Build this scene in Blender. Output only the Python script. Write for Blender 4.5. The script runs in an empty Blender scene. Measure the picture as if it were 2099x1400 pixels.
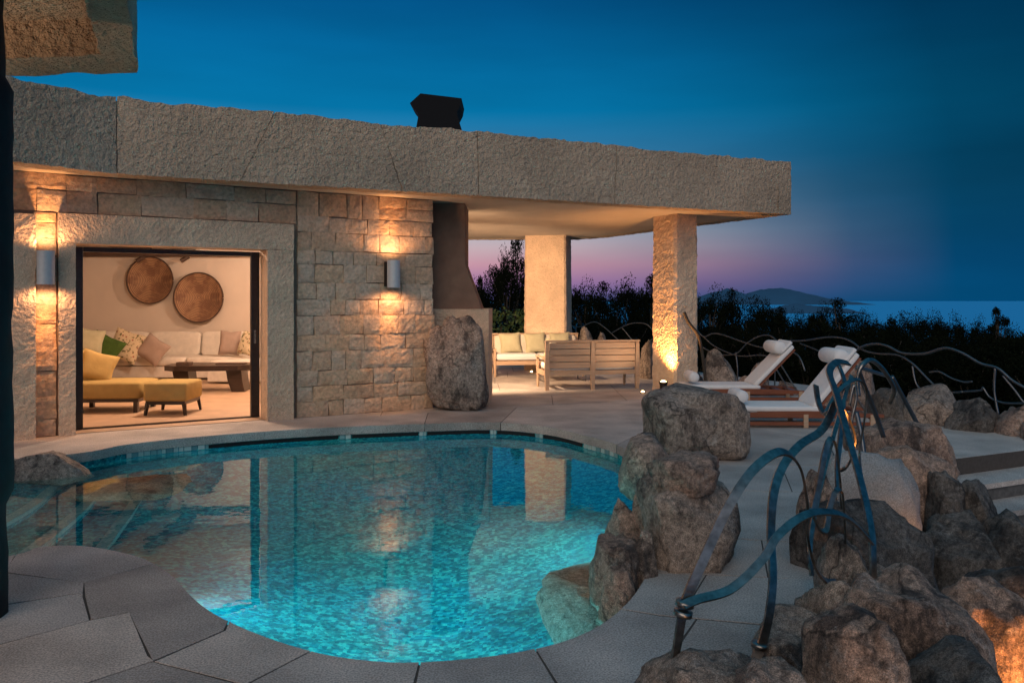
import bpy, bmesh, math, random
from mathutils import Vector, Matrix, noise
from mathutils.geometry import delaunay_2d_cdt
R = math.radians
scene = bpy.context.scene
col = scene.collection
random.seed(7)

# ------------------------------------------------------------------ camera
F, CX, HY, CAMZ = 1640.0, 1049.5, 617.0, 1.6      # pixels of the 2099 px wide photograph
cam_d = bpy.data.cameras.new('camera')
cam_d.sensor_width = 36.0
cam_d.lens = 36.0 * F / 2099.0
cam_d.shift_y = -(700.0 - HY) / 2099.0
cam_d.clip_start = 0.05
cam_d.clip_end = 400000.0
cam = bpy.data.objects.new('camera', cam_d)
cam.location = (0, 0, CAMZ)
cam.rotation_euler = (R(90), 0, 0)
col.objects.link(cam)
scene.camera = cam

# ------------------------------------------------------------------ dusk sky
world = bpy.data.worlds.new('World')
scene.world = world
world.use_nodes = True
wt = world.node_tree
wt.nodes.clear()
def wn(t, **k):
    n = wt.nodes.new(t)
    for a, b in k.items():
        setattr(n, a, b)
    return n
def wl(a, b): wt.links.new(a, b)
def wramp(stops, src, interp='EASE'):
    r = wn('ShaderNodeValToRGB')
    r.color_ramp.interpolation = interp
    els = r.color_ramp.elements
    while len(els) < len(stops):
        els.new(0.5)
    for e, (p, c) in zip(els, stops):
        e.position = p
        e.color = (c[0], c[1], c[2], 1)
    wl(src, r.inputs[0])
    return r.outputs[0]
tc = wn('ShaderNodeTexCoord')
nrm = wn('ShaderNodeVectorMath', operation='NORMALIZE')
wl(tc.outputs['Generated'], nrm.inputs[0])
sep = wn('ShaderNodeSeparateXYZ'); wl(nrm.outputs[0], sep.inputs[0])
zclamp = wn('ShaderNodeMath', operation='MAXIMUM'); wl(sep.outputs[2], zclamp.inputs[0]); zclamp.inputs[1].default_value = 0.0
# how near the afterglow (sun set to the north-west, ahead and to the left behind the house)
dotn = wn('ShaderNodeVectorMath', operation='DOT_PRODUCT'); wl(nrm.outputs[0], dotn.inputs[0])
dotn.inputs[1].default_value = (-0.30, 0.954, 0.0)
dmap = wn('ShaderNodeMapRange'); wl(dotn.outputs['Value'], dmap.inputs[0])
dmap.inputs[1].default_value = -1; dmap.inputs[2].default_value = 1
dmap.inputs[3].default_value = 0; dmap.inputs[4].default_value = 1
elev = wramp([(0.0, (0.001, 0.075, 0.200)), (0.05, (0.002, 0.080, 0.210)), (0.13, (0.004, 0.115, 0.260)),
              (0.22, (0.0015, 0.165, 0.365)), (0.30, (0.001, 0.120, 0.30)), (0.38, (0.0008, 0.062, 0.195)),
              (0.60, (0.010, 0.17, 0.34)), (1.0, (0.035, 0.26, 0.44))], zclamp.outputs[0], 'LINEAR')
azim = wramp([(0.0, (1.0,)*3), (0.40, (0.85,)*3), (0.79, (0.28,)*3), (0.84, (0.36,)*3), (0.885, (0.62,)*3), (0.95, (1.08,)*3), (1.0, (1.2,)*3)], dmap.outputs[0], 'LINEAR')
mul = wn('ShaderNodeMix', data_type='RGBA', blend_type='MULTIPLY'); mul.inputs[0].default_value = 1
azlow = wramp([(0.0, (0.72,)*3), (0.80, (0.80,)*3), (0.95, (0.85,)*3), (1.0, (0.9,)*3)], dmap.outputs[0], 'LINEAR')
lowf = wramp([(0.02, (1,)*3), (0.16, (0,)*3), (0.42, (0,)*3), (0.75, (1,)*3)], zclamp.outputs[0], 'LINEAR')
amix = wn('ShaderNodeMix', data_type='RGBA'); wl(lowf, amix.inputs[0]); wl(azim, amix.inputs[6]); wl(azlow, amix.inputs[7])
wl(elev, mul.inputs[6]); wl(amix.outputs[2], mul.inputs[7])
# pink band low over the land, strongest towards the afterglow
band = wramp([(0.0, (0.06, 0.03, 0.10)), (0.022, (0.24, 0.08, 0.13)), (0.045, (0.42, 0.17, 0.145)), (0.065, (0.40, 0.24, 0.18)), (0.085, (0.33, 0.265, 0.205)), (0.12, (0.15, 0.14, 0.10)), (0.17, (0.035, 0.035, 0.02)), (0.23, (0,)*3)], zclamp.outputs[0], 'LINEAR')
pinkaz = wramp([(0.845, (0,)*3), (0.88, (0.10,)*3), (0.905, (0.33,)*3), (0.94, (0.82,)*3), (0.96, (1.15,)*3), (0.985, (1.5,)*3)], dmap.outputs[0], 'LINEAR')
pc = wn('ShaderNodeMix', data_type='RGBA', blend_type='MULTIPLY'); pc.inputs[0].default_value = 1
wl(band, pc.inputs[6]); wl(pinkaz, pc.inputs[7])
add = wn('ShaderNodeMix', data_type='RGBA', blend_type='ADD'); add.inputs[0].default_value = 1
wl(mul.outputs[2], add.inputs[6]); wl(pc.outputs[2], add.inputs[7])
# faint streaks of thin cloud
mp = wn('ShaderNodeMapping'); wl(nrm.outputs[0], mp.inputs[0]); mp.inputs['Scale'].default_value = (1.6, 1.6, 9)
cn = wn('ShaderNodeTexNoise'); wl(mp.outputs[0], cn.inputs[0]); cn.inputs['Scale'].default_value = 1.6; cn.inputs['Detail'].default_value = 4
cr = wramp([(0.3, (0.90,)*3), (0.7, (1.10,)*3)], cn.outputs[0], 'LINEAR')
mul2 = wn('ShaderNodeMix', data_type='RGBA', blend_type='MULTIPLY'); mul2.inputs[0].default_value = 1
wl(add.outputs[2], mul2.inputs[6]); wl(cr, mul2.inputs[7])
bg = wn('ShaderNodeBackground'); bg.inputs[1].default_value = 1.0
wl(mul2.outputs[2], bg.inputs[0])
wo = wn('ShaderNodeOutputWorld'); wl(bg.outputs[0], wo.inputs[0])

# very soft fill sun, added behind the camera to the left, opposite the afterglow
fill_sun_d = bpy.data.lights.new('sun', 'SUN')
fill_sun_d.energy = 1.3
fill_sun_d.angle = R(55)
fill_sun_d.color = (1.0, 0.80, 0.64)
sun = bpy.data.objects.new('sun', fill_sun_d)
col.objects.link(sun)
fill_dir = Vector((-0.24, -0.88, 0.45)).normalized()
sun.rotation_euler = fill_dir.to_track_quat('Z', 'Y').to_euler()
sun.location = (-6, -8, 9)

vs_ = scene.view_settings
vs_.view_transform = 'Standard'; vs_.look = 'None'; vs_.exposure = 0.0; vs_.gamma = 1.0
cyc = scene.cycles
cyc.use_denoising = True
cyc.max_bounces = 8; cyc.diffuse_bounces = 3; cyc.glossy_bounces = 4; cyc.transparent_max_bounces = 12
cyc.sample_clamp_indirect = 4.0
cyc.caustics_reflective = False; cyc.caustics_refractive = True

# ------------------------------------------------------------------ helpers
def gp(x, y, z=0.0):
    """a point at height z that the photograph shows at pixel (x, y)"""
    d = (CAMZ - z) * F / (y - HY)
    return Vector(((x - CX) / F * d, d, z))
def ap(x, y, Y):
    return Vector(((x - CX) / F * Y, Y, CAMZ - (y - HY) / F * Y))

def tag(o, label=None, cat=None, group=None, kind=None):
    if label: o['label'] = label
    if cat: o['category'] = cat
    if group: o['group'] = group
    if kind: o['kind'] = kind
    return o
def empty(name, loc=(0, 0, 0), rz=0.0, parent=None):
    o = bpy.data.objects.new(name, None)
    o.location = loc; o.rotation_euler = (0, 0, rz); o.empty_display_size = 0.2
    col.objects.link(o)
    if parent: o.parent = parent
    return o
class MB:
    def __init__(s): s.v = []; s.f = []
    def add(s, vs, fs):
        n = len(s.v); s.v += [tuple(p) for p in vs]; s.f += [[i + n for i in q] for q in fs]; return s
    def box(s, x0, x1, y0, y1, z0, z1, m=None, c=0.0):
        if c:
            return s.cbox(x0, x1, y0, y1, z0, z1, m, c)
        p = [Vector((x, y, z)) for z in (z0, z1) for y in (y0, y1) for x in (x0, x1)]
        if m: p = [m @ q for q in p]
        return s.add(p, [(0, 2, 3, 1), (4, 5, 7, 6), (0, 1, 5, 4), (2, 6, 7, 3), (0, 4, 6, 2), (1, 3, 7, 5)])
    def cbox(s, x0, x1, y0, y1, z0, z1, m, c):
        bm = bmesh.new(); bmesh.ops.create_cube(bm, size=1)
        for v in bm.verts:
            v.co = Vector(((x0 + x1) / 2 + v.co.x * (x1 - x0), (y0 + y1) / 2 + v.co.y * (y1 - y0), (z0 + z1) / 2 + v.co.z * (z1 - z0)))
        bmesh.ops.bevel(bm, geom=bm.edges[:], offset=c, segments=2, affect='EDGES', profile=0.6)
        bm.verts.index_update()
        s.add([(m @ v.co if m else v.co.copy()) for v in bm.verts], [[v.index for v in f.verts] for f in bm.faces]); bm.free(); return s
    def prism(s, pts, z0, z1):
        n = len(pts)
        s.add([(p[0], p[1], z0) for p in pts] + [(p[0], p[1], z1) for p in pts],
              [list(range(n))[::-1], list(range(n, 2 * n))] + [(i, (i + 1) % n, n + (i + 1) % n, n + i) for i in range(n)])
        return s
    def profile(s, pts, y0, y1, m=None):          # x-z outline extruded in y
        n = len(pts)
        vs = [Vector((p[0], y0, p[1])) for p in pts] + [Vector((p[0], y1, p[1])) for p in pts]
        if m: vs = [m @ q for q in vs]
        return s.add(vs, [list(range(n)), list(range(n, 2 * n))[::-1]] + [(i, n + i, n + (i + 1) % n, (i + 1) % n) for i in range(n)])
    def tube(s, pts, r, k=8, r1=None):
        pts = [Vector(p) for p in pts]; n = len(pts); base = len(s.v); up = Vector((0.13, 0.21, 1)).normalized()
        for i, p in enumerate(pts):
            t = (pts[min(i + 1, n - 1)] - pts[max(i - 1, 0)]).normalized()
            a = t.cross(up)
            if a.length < 1e-3: a = t.cross(Vector((1, 0, 0)))
            a.normalize(); b = t.cross(a)
            rr = r if r1 is None else r + (r1 - r) * i / max(1, n - 1)
            for j in range(k):
                w = 2 * math.pi * j / k
                s.v.append(tuple(p + a * math.cos(w) * rr + b * math.sin(w) * rr))
        for i in range(n - 1):
            for j in range(k):
                s.f.append([base + i * k + j, base + i * k + (j + 1) % k, base + (i + 1) * k + (j + 1) % k, base + (i + 1) * k + j])
        s.f.append([base + j for j in range(k)][::-1]); s.f.append([base + (n - 1) * k + j for j in range(k)])
        return s
    def strip(s, pts, w, t, D):                   # flat bar bent along pts, its broad face turned to D
        pts = [Vector(p) for p in pts]; n = len(pts); base = len(s.v); D = Vector(D).normalized(); last = None
        for i, p in enumerate(pts):
            T = (pts[min(i + 1, n - 1)] - pts[max(i - 1, 0)]).normalized()
            a = T.cross(D)
            if a.length < 0.25 and last is not None: a = last - T * last.dot(T)
            a.normalize()
            if last is not None and a.dot(last) < 0: a = -a
            last = a; b = T.cross(a)
            for (u, q) in ((-1, -1), (1, -1), (1, 1), (-1, 1)):
                s.v.append(tuple(p + a * u * w / 2 + b * q * t / 2))
        for i in range(n - 1):
            for j in range(4):
                s.f.append([base + i * 4 + j, base + i * 4 + (j + 1) % 4, base + (i + 1) * 4 + (j + 1) % 4, base + (i + 1) * 4 + j])
        s.f.append([base + j for j in range(4)][::-1]); s.f.append([base + (n - 1) * 4 + j for j in range(4)])
        return s
    def lathe(s, prof, k=32, m=None):
        base = len(s.v); n = len(prof)
        for (r, z) in prof:
            for j in range(k):
                w = 2 * math.pi * j / k
                p = Vector((r * math.cos(w), r * math.sin(w), z)); s.v.append(tuple(m @ p if m else p))
        for i in range(n - 1):
            for j in range(k):
                s.f.append([base + i * k + j, base + i * k + (j + 1) % k, base + (i + 1) * k + (j + 1) % k, base + (i + 1) * k + j])
        s.f.append([base + j for j in range(k)][::-1]); s.f.append([base + (n - 1) * k + j for j in range(k)])
        return s
    def puff(s, sx, sy, sz, m=None, e1=0.35, e2=0.35, nu=14, nv=28):     # a stuffed cushion
        def sp(c, e): return math.copysign(abs(c) ** e, c)
        base = len(s.v)
        for i in range(nu + 1):
            a = -math.pi / 2 + math.pi * i / nu
            for j in range(nv):
                b = 2 * math.pi * j / nv
                p = Vector((sx / 2 * sp(math.cos(a), e1) * sp(math.cos(b), e2), sy / 2 * sp(math.cos(a), e1) * sp(math.sin(b), e2), sz / 2 * sp(math.sin(a), e1)))
                s.v.append(tuple(m @ p if m else p))
        for i in range(nu):
            for j in range(nv):
                s.f.append([base + i * nv + j, base + i * nv + (j + 1) % nv, base + (i + 1) * nv + (j + 1) % nv, base + (i + 1) * nv + j])
        return s
    def pillow(s, w, h, t, m=None, n=14):          # square scatter cushion with pinched corners, in local x-z, thickness y
        base = len(s.v)
        for side in (-1, 1):
            for i in range(n + 1):
                for j in range(n + 1):
                    u = -1 + 2 * i / n; v = -1 + 2 * j / n
                    th = max(0.0, (1 - u ** 4) * (1 - v ** 4)) ** 0.6
                    pin = 1 - 0.10 * (1 - abs(u)) * abs(v) ** 2; pin2 = 1 - 0.10 * (1 - abs(v)) * abs(u) ** 2
                    p = Vector((u * w / 2 * pin2, side * t / 2 * th, v * h / 2 * pin))
                    s.v.append(tuple(m @ p if m else p))
        k = (n + 1) ** 2
        for q in (0, 1):
            for i in range(n):
                for j in range(n):
                    f = [base + q * k + i * (n + 1) + j, base + q * k + (i + 1) * (n + 1) + j, base + q * k + (i + 1) * (n + 1) + j + 1, base + q * k + i * (n + 1) + j + 1]
                    s.f.append(f if q == 0 else f[::-1])
        return s
    def build(s, name, mat, parent=None, smooth=False, loc=None, fix=True):
        me = bpy.data.meshes.new(name); me.from_pydata(s.v, [], s.f); me.update()
        if mat is not None: me.materials.append(mat)
        if fix: bm = bmesh.new(); bm.from_mesh(me); bmesh.ops.recalc_face_normals(bm, faces=bm.faces[:]); bm.to_mesh(me); bm.free()
        if smooth:
            for p in me.polygons: p.use_smooth = True
        o = bpy.data.objects.new(name, me); col.objects.link(o)
        if loc is not None: o.location = loc
        if parent is not None: o.parent = parent
        return o
def copy_tree(o, parent=None):
    c = o.copy(); col.objects.link(c)
    if parent is not None: c.parent = parent
    for ch in list(o.children): copy_tree(ch, c)
    return c
def spline(pts, n=8, closed=False):
    pts = [Vector(p) for p in pts]; out = []; m = len(pts)
    for i in range(m if closed else m - 1):
        if closed: a, b, c, d = pts[i - 1], pts[i], pts[(i + 1) % m], pts[(i + 2) % m]
        else: a, b, c, d = pts[max(i - 1, 0)], pts[i], pts[i + 1], pts[min(i + 2, m - 1)]
        for k in range(n):
            t = k / n
            out.append(0.5 * ((2 * b) + (c - a) * t + (2 * a - 5 * b + 4 * c - d) * t * t + (3 * b - a - 3 * c + d) * t ** 3))
    if not closed: out.append(pts[-1])
    return out
def inside(p, poly):
    c = False; n = len(poly)
    for i in range(n):
        a, b = poly[i], poly[i - 1]
        if (a[1] > p[1]) != (b[1] > p[1]) and p[0] < (b[0] - a[0]) * (p[1] - a[1]) / (b[1] - a[1]) + a[0]: c = not c
    return c
def pdist(p, poly):
    best = 1e9; n = len(poly)
    for i in range(n):
        ax, ay = poly[i - 1][0], poly[i - 1][1]; bx, by = poly[i][0], poly[i][1]
        dx, dy = bx - ax, by - ay; L = dx * dx + dy * dy or 1e-9
        t = max(0, min(1, ((p[0] - ax) * dx + (p[1] - ay) * dy) / L))
        best = min(best, math.hypot(p[0] - ax - t * dx, p[1] - ay - t * dy))
    return best

# ------------------------------------------------------------------ materials
class NT:
    def __init__(s, name):
        s.m = bpy.data.materials.new(name); s.m.use_nodes = True; s.t = s.m.node_tree; s.t.nodes.clear()
        s.out = s.t.nodes.new('ShaderNodeOutputMaterial'); s.b = s.t.nodes.new('ShaderNodeBsdfPrincipled')
        s.t.links.new(s.b.outputs[0], s.out.inputs[0])
        s.tc = s.t.nodes.new('ShaderNodeTexCoord'); s.geo = s.t.nodes.new('ShaderNodeNewGeometry'); s.pos = s.geo.outputs['Position']
    def n(s, t, **k):
        x = s.t.nodes.new(t)
        for a, b in k.items(): setattr(x, a, b)
        return x
    def l(s, a, b): s.t.links.new(a, b)
    def noise(s, scale, detail=4, rough=0.55, vec=None, dist=0.0, sc=None):
        x = s.n('ShaderNodeTexNoise'); x.inputs['Scale'].default_value = scale; x.inputs['Detail'].default_value = detail
        x.inputs['Roughness'].default_value = rough; x.inputs['Distortion'].default_value = dist
        v = vec or s.pos
        if sc:
            mm = s.n('ShaderNodeMapping'); mm.inputs['Scale'].default_value = sc; s.l(v, mm.inputs[0]); v = mm.outputs[0]
        s.l(v, x.inputs['Vector']); return x.outputs[0]
    def voro(s, scale, feature='F1', vec=None, out='Distance', rnd=1.0):
        x = s.n('ShaderNodeTexVoronoi', feature=feature); x.inputs['Scale'].default_value = scale; x.inputs['Randomness'].default_value = rnd
        s.l(vec or s.pos, x.inputs['Vector']); return x.outputs[out]
    def ramp(s, src, stops):
        r = s.n('ShaderNodeValToRGB'); e = r.color_ramp.elements
        while len(e) < len(stops): e.new(0.5)
        for q, (p, c) in zip(e, stops):
            q.position = p; c = (c, c, c) if isinstance(c, (int, float)) else c; q.color = (*c, 1)
        s.l(src, r.inputs[0]); return r.outputs[0]
    def mix(s, fac, a, b, mode='MIX'):
        x = s.n('ShaderNodeMix', data_type='RGBA', blend_type=mode)
        for i, v in ((0, fac), (6, a), (7, b)):
            if isinstance(v, (int, float)): x.inputs[i].default_value = v
            elif isinstance(v, tuple): x.inputs[i].default_value = (*v, 1)
            else: s.l(v, x.inputs[i])
        return x.outputs[2]
    def rnd(s):
        return s.n('ShaderNodeObjectInfo').outputs['Random']
    def bump(s, src, strength=0.5, dist=0.02, prev=None):
        x = s.n('ShaderNodeBump'); x.inputs['Strength'].default_value = strength; x.inputs['Distance'].default_value = dist
        s.l(src, x.inputs['Height'])
        if prev is not None: s.l(prev, x.inputs['Normal'])
        s.l(x.outputs[0], s.b.inputs['Normal']); return x.outputs[0]
    def color(s, c):
        if isinstance(c, tuple): s.b.inputs['Base Color'].default_value = (*c, 1)
        else: s.l(c, s.b.inputs['Base Color'])
    def set(s, rough=0.8, metal=0.0, spec=None):
        s.b.inputs['Roughness'].default_value = rough; s.b.inputs['Metallic'].default_value = metal
        if spec is not None: s.b.inputs['Specular IOR Level'].default_value = spec
def plain(name, c, rough=0.8, metal=0.0, var=0.15, scale=30, bump=0.0, bscale=120):
    t = NT(name); k = t.noise(scale, 3)
    t.color(t.mix(1.0, c, t.ramp(k, [(0.3, 1 - var), (0.7, 1 + var)]), 'MULTIPLY')); t.set(rough, metal)
    if bump: t.bump(t.noise(bscale, 2), bump, 0.004)
    return t.m
M = {}
# granite paving
t = NT('granite_paving'); r = t.rnd()
base = t.ramp(r, [(0.0, (0.38, 0.325, 0.285)), (0.35, (0.51, 0.445, 0.395)), (0.7, (0.43, 0.385, 0.35)), (1.0, (0.57, 0.48, 0.41))])
c = t.mix(1.0, base, t.ramp(t.noise(1.6, 5), [(0.3, 0.66), (0.7, 1.22)]), 'MULTIPLY')
c = t.mix(1.0, c, t.ramp(t.noise(110, 2), [(0.35, 0.62), (0.65, 1.32)]), 'MULTIPLY')
c = t.mix(t.ramp(t.noise(5, 6, 0.7), [(0.62, 0.0), (0.78, 0.5)]), c, (0.16, 0.12, 0.10))
t.color(c); t.set(0.72); b = t.bump(t.noise(9, 4), 0.25, 0.02); t.bump(t.noise(150, 2), 0.35, 0.003, b); M['paving'] = t.m
M['riser'] = plain('shaded_riser_stone', (0.10, 0.095, 0.09), 0.9, 0, 0.3, 20, 0.4, 40)  # shade on the risers is put into this darker stone colour
M['wall_mortar'] = plain('wall_mortar', (0.27, 0.20, 0.145), 0.95)
M['mortar'] = plain('mortar', (0.07, 0.058, 0.05), 0.95)
# hammered concrete
t = NT('hammered_concrete')
c = t.mix(1.0, (0.56, 0.415, 0.29), t.ramp(t.noise(1.1, 5), [(0.3, 0.80), (0.7, 1.15)]), 'MULTIPLY')
c = t.mix(1.0, c, t.ramp(t.noise(60, 3), [(0.3, 0.75), (0.7, 1.2)]), 'MULTIPLY')
c = t.mix(t.ramp(t.noise(2.2, 6, 0.7, sc=(1, 1, 0.3)), [(0.6, 0.0), (0.8, 0.45)]), c, (0.15, 0.125, 0.105))
t.color(c); t.set(0.92)
b = t.bump(t.noise(19, 4, 0.6), 1.0, 0.07); t.bump(t.noise(45, 3), 0.8, 0.02, b); M['concrete'] = t.m
# smoother plaster of ceilings
t = NT('soffit_plaster')
t.color(t.mix(1.0, (0.52, 0.44, 0.36), t.ramp(t.noise(1.0, 4), [(0.3, 0.85), (0.7, 1.08)]), 'MULTIPLY')); t.set(0.9)
t.bump(t.noise(18, 3), 0.35, 0.02); M['soffit'] = t.m
# walling stone
t = NT('split_stone'); r = t.rnd()
base = t.ramp(r, [(0.0, (0.58, 0.39, 0.25)), (0.2, (0.70, 0.49, 0.33)), (0.4, (0.64, 0.49, 0.36)), (0.55, (0.72, 0.46, 0.27)), (0.7, (0.67, 0.51, 0.37)), (0.85, (0.71, 0.49, 0.32)), (1.0, (0.62, 0.39, 0.24))])
c = t.mix(t.ramp(t.noise(6, 5, 0.65), [(0.45, 0.0), (0.7, 0.55)]), base, (0.50, 0.30, 0.16))
c = t.mix(1.0, c, t.ramp(t.noise(24, 4), [(0.3, 0.72), (0.7, 1.22)]), 'MULTIPLY')
t.color(c); t.set(0.9); b = t.bump(t.noise(13, 5, 0.65), 0.6, 0.04); t.bump(t.noise(70, 3), 0.4, 0.006, b); M['stone'] = t.m
# bush-hammered granite of frames and columns
t = NT('bush_hammered_granite')
c = t.mix(1.0, (0.74, 0.53, 0.36), t.ramp(t.noise(2.5, 4), [(0.3, 0.84), (0.7, 1.12)]), 'MULTIPLY')
c = t.mix(1.0, c, t.ramp(t.noise(110, 2), [(0.3, 0.70), (0.7, 1.22)]), 'MULTIPLY')
t.color(c); t.set(0.88); b = t.bump(t.noise(24, 3), 0.9, 0.035); t.bump(t.noise(90, 2), 0.5, 0.006, b); M['granite'] = t.m
# boulders
def rock_mat(name, a, b_, dark, lich, lamt=0.35):
    t = NT(name)
    wn_ = t.n('ShaderNodeTexNoise'); wn_.inputs['Scale'].default_value = 2.2; wn_.inputs['Detail'].default_value = 4; t.l(t.pos, wn_.inputs['Vector'])
    sc_ = t.n('ShaderNodeVectorMath', operation='MULTIPLY_ADD'); t.l(wn_.outputs['Color'], sc_.inputs[0]); sc_.inputs[1].default_value = (0.5, 0.5, 0.5); t.l(t.pos, sc_.inputs[2]); wv = sc_.outputs[0]
    c = t.mix(t.ramp(t.noise(1.9, 6, 0.62, dist=0.6), [(0.38, 0.0), (0.6, 1.0)]), a, b_)
    c = t.mix(t.ramp(t.noise(3.2, 8, 0.75, sc=(1, 1, 0.45)), [(0.49, 0.0), (0.60, 0.9)]), c, dark)
    c = t.mix(t.ramp(t.noise(6.5, 9, 0.8), [(0.55, 0.0), (0.61, lamt)]), c, lich)
    c = t.mix(1.0, c, t.ramp(t.noise(28, 5, 0.8), [(0.34, 0.35), (0.66, 1.6)]), 'MULTIPLY')
    c = t.mix(1.0, c, t.ramp(t.noise(190, 2, 0.7), [(0.33, 0.45), (0.67, 1.5)]), 'MULTIPLY')
    ck = t.voro(1.5, 'DISTANCE_TO_EDGE', wv); ck2 = t.voro(4.2, 'DISTANCE_TO_EDGE', wv)
    mk = t.ramp(t.noise(1.3, 3), [(0.47, 0.0), (0.56, 1.0)]); c = t.mix(mk, c, t.mix(1.0, c, t.ramp(ck, [(0.0, 0.25), (0.016, 1.0)]), 'MULTIPLY'))
    t.color(c); t.set(0.9)
    b = t.bump(t.mix(mk, (1.0, 1.0, 1.0), t.ramp(ck, [(0.0, 0.0), (0.03, 1.0)])), 0.6, 0.02); b = t.bump(t.noise(7, 8, 0.72, dist=0.2), 1.0, 0.08, b); b = t.bump(t.noise(34, 6, 0.75), 0.9, 0.018, b)
    t.bump(t.noise(170, 2), 0.5, 0.004, b); return t.m
M['rock'] = rock_mat('weathered_granite', (0.34, 0.265, 0.215), (0.47, 0.365, 0.29), (0.075, 0.058, 0.05), (0.46, 0.43, 0.40))
M['rock_red'] = rock_mat('reddish_granite', (0.35, 0.235, 0.18), (0.52, 0.355, 0.265), (0.06, 0.045, 0.04), (0.42, 0.39, 0.36), 0.45)
M['rock_dark'] = rock_mat('dark_granite', (0.11, 0.10, 0.09), (0.20, 0.17, 0.145), (0.03, 0.026, 0.024), (0.32, 0.31, 0.29), 0.35)
M['rock_wet'] = rock_mat('pale_pool_granite', (0.38, 0.29, 0.24), (0.46, 0.36, 0.30), (0.24, 0.18, 0.15), (0.5, 0.45, 0.4), 0.2)
t = NT('smooth_grey_rock'); c = t.mix(1.0, (0.27, 0.265, 0.255), t.ramp(t.noise(2.0, 5), [(0.3, 0.75), (0.7, 1.2)]), 'MULTIPLY'); c = t.mix(1.0, c, t.ramp(t.noise(120, 2), [(0.35, 0.7), (0.65, 1.25)]), 'MULTIPLY'); t.color(c); t.set(0.85); t.bump(t.noise(12, 5), 0.4, 0.02); M['slab_rock'] = t.m
M['plaster_brown'] = plain('brown_plaster', (0.24, 0.135, 0.09), 0.9, var=0.12, scale=6, bump=0.25, bscale=30)
M['plaster_room'] = plain('room_plaster', (0.72, 0.60, 0.50), 0.9, var=0.04, scale=2)
M['room_floor'] = plain('room_floor_stone', (0.54, 0.35, 0.22), 0.5, var=0.12, scale=4)
# woods
def wood_mat(name, a, b_, rough=0.5, ax=(6, 60, 60)):
    t = NT(name); v = t.tc.outputs['Object']
    k = t.noise(1.0, 5, 0.6, vec=v, sc=ax, dist=0.4)
    t.color(t.mix(t.ramp(k, [(0.3, 0.0), (0.7, 1.0)]), a, b_)); t.set(rough); t.bump(k, 0.15, 0.004); return t.m
M['teak'] = wood_mat('weathered_teak', (0.42, 0.275, 0.175), (0.54, 0.375, 0.25), 0.55, (3, 30, 30))
M['mahogany'] = wood_mat('oiled_red_wood', (0.17, 0.05, 0.022), (0.27, 0.085, 0.038), 0.4, (3, 30, 30))
M['dark_wood'] = wood_mat('dark_stained_wood', (0.016, 0.010, 0.008), (0.035, 0.02, 0.015), 0.3, (3, 25, 25))
M['beam'] = wood_mat('old_beam_wood', (0.05, 0.026, 0.018), (0.09, 0.05, 0.03), 0.7)
def cloth(name, c, var=0.08):
    t = NT(name); t.color(t.mix(1.0, c, t.ramp(t.noise(9, 3), [(0.3, 1 - var), (0.7, 1 + var)]), 'MULTIPLY')); t.set(0.95, spec=0.2)
    b = t.bump(t.noise(6, 3), 0.3, 0.03); t.bump(t.noise(400, 1), 0.25, 0.002, b); return t.m
M['white'] = cloth('white_towelling', (0.78, 0.76, 0.74), 0.04)
M['cream'] = cloth('cream_linen', (0.74, 0.66, 0.57))
M['beige'] = cloth('beige_canvas', (0.62, 0.55, 0.45))
M['mustard'] = cloth('mustard_cloth', (0.40, 0.275, 0.10))
M['yellow'] = cloth('golden_yellow_cloth', (0.45, 0.30, 0.11))
M['green'] = cloth('green_velvet', (0.055, 0.10, 0.02), 0.2)
M['olive'] = cloth('olive_cloth', (0.47, 0.43, 0.28))
M['mauve'] = cloth('dusty_mauve_cloth', (0.36, 0.26, 0.21))
t = NT('floral_print'); v = t.tc.outputs['Object']
c = t.mix(t.ramp(t.voro(13, vec=v), [(0.16, 1.0), (0.3, 0.0)]), (0.58, 0.46, 0.30), (0.30, 0.08, 0.05))
c = t.mix(t.ramp(t.noise(17, 3, vec=v), [(0.56, 0.0), (0.62, 1.0)]), c, (0.12, 0.10, 0.035)); t.color(c); t.set(0.95); M['floral'] = t.m
t = NT('woven_basket'); v = t.tc.outputs['Object']
gr = t.n('ShaderNodeTexWave', wave_type='RINGS', rings_direction='Z'); gr.inputs['Scale'].default_value = 9; gr.inputs['Distortion'].default_value = 1.2; gr.inputs['Detail'].default_value = 2
t.l(v, gr.inputs[0])
c = t.mix(gr.outputs[1], (0.20, 0.10, 0.055), (0.42, 0.24, 0.13))
c = t.mix(t.ramp(t.noise(6, 4, vec=v), [(0.45, 0.0), (0.6, 0.7)]), c, (0.15, 0.065, 0.038)); t.color(c); t.set(0.7); t.bump(gr.outputs[1], 0.5, 0.01); M['basket'] = t.m
M['steel'] = plain('brushed_steel', (0.27, 0.245, 0.22), 0.36, 1.0, 0.35, 25)
M['iron'] = plain('dark_wrought_iron', (0.17, 0.17, 0.175), 0.42, 0.95, 0.15, 30)
M['grey_metal'] = plain('grey_painted_metal', (0.62, 0.60, 0.58), 0.5, 0.2, 0.05)
M['black_metal'] = plain('black_metal', (0.004, 0.004, 0.005), 1.0, 0.0, 0.1)
M['bronze'] = plain('dark_bronze', (0.03, 0.022, 0.018), 0.45, 0.6, 0.1)
M['post'] = plain('unlit_timber', (0.010, 0.009, 0.010), 0.8, 0, 0.4, 8, 0.6, 20)  # near-black colour stands in for the post's unlit face
M['slot'] = plain('dark_overflow_slot', (0.01, 0.012, 0.013), 0.9)
M['bark'] = plain('bark', (0.05, 0.038, 0.028), 0.95, 0, 0.3, 12)
t = NT('foliage'); r = t.rnd()
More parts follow.
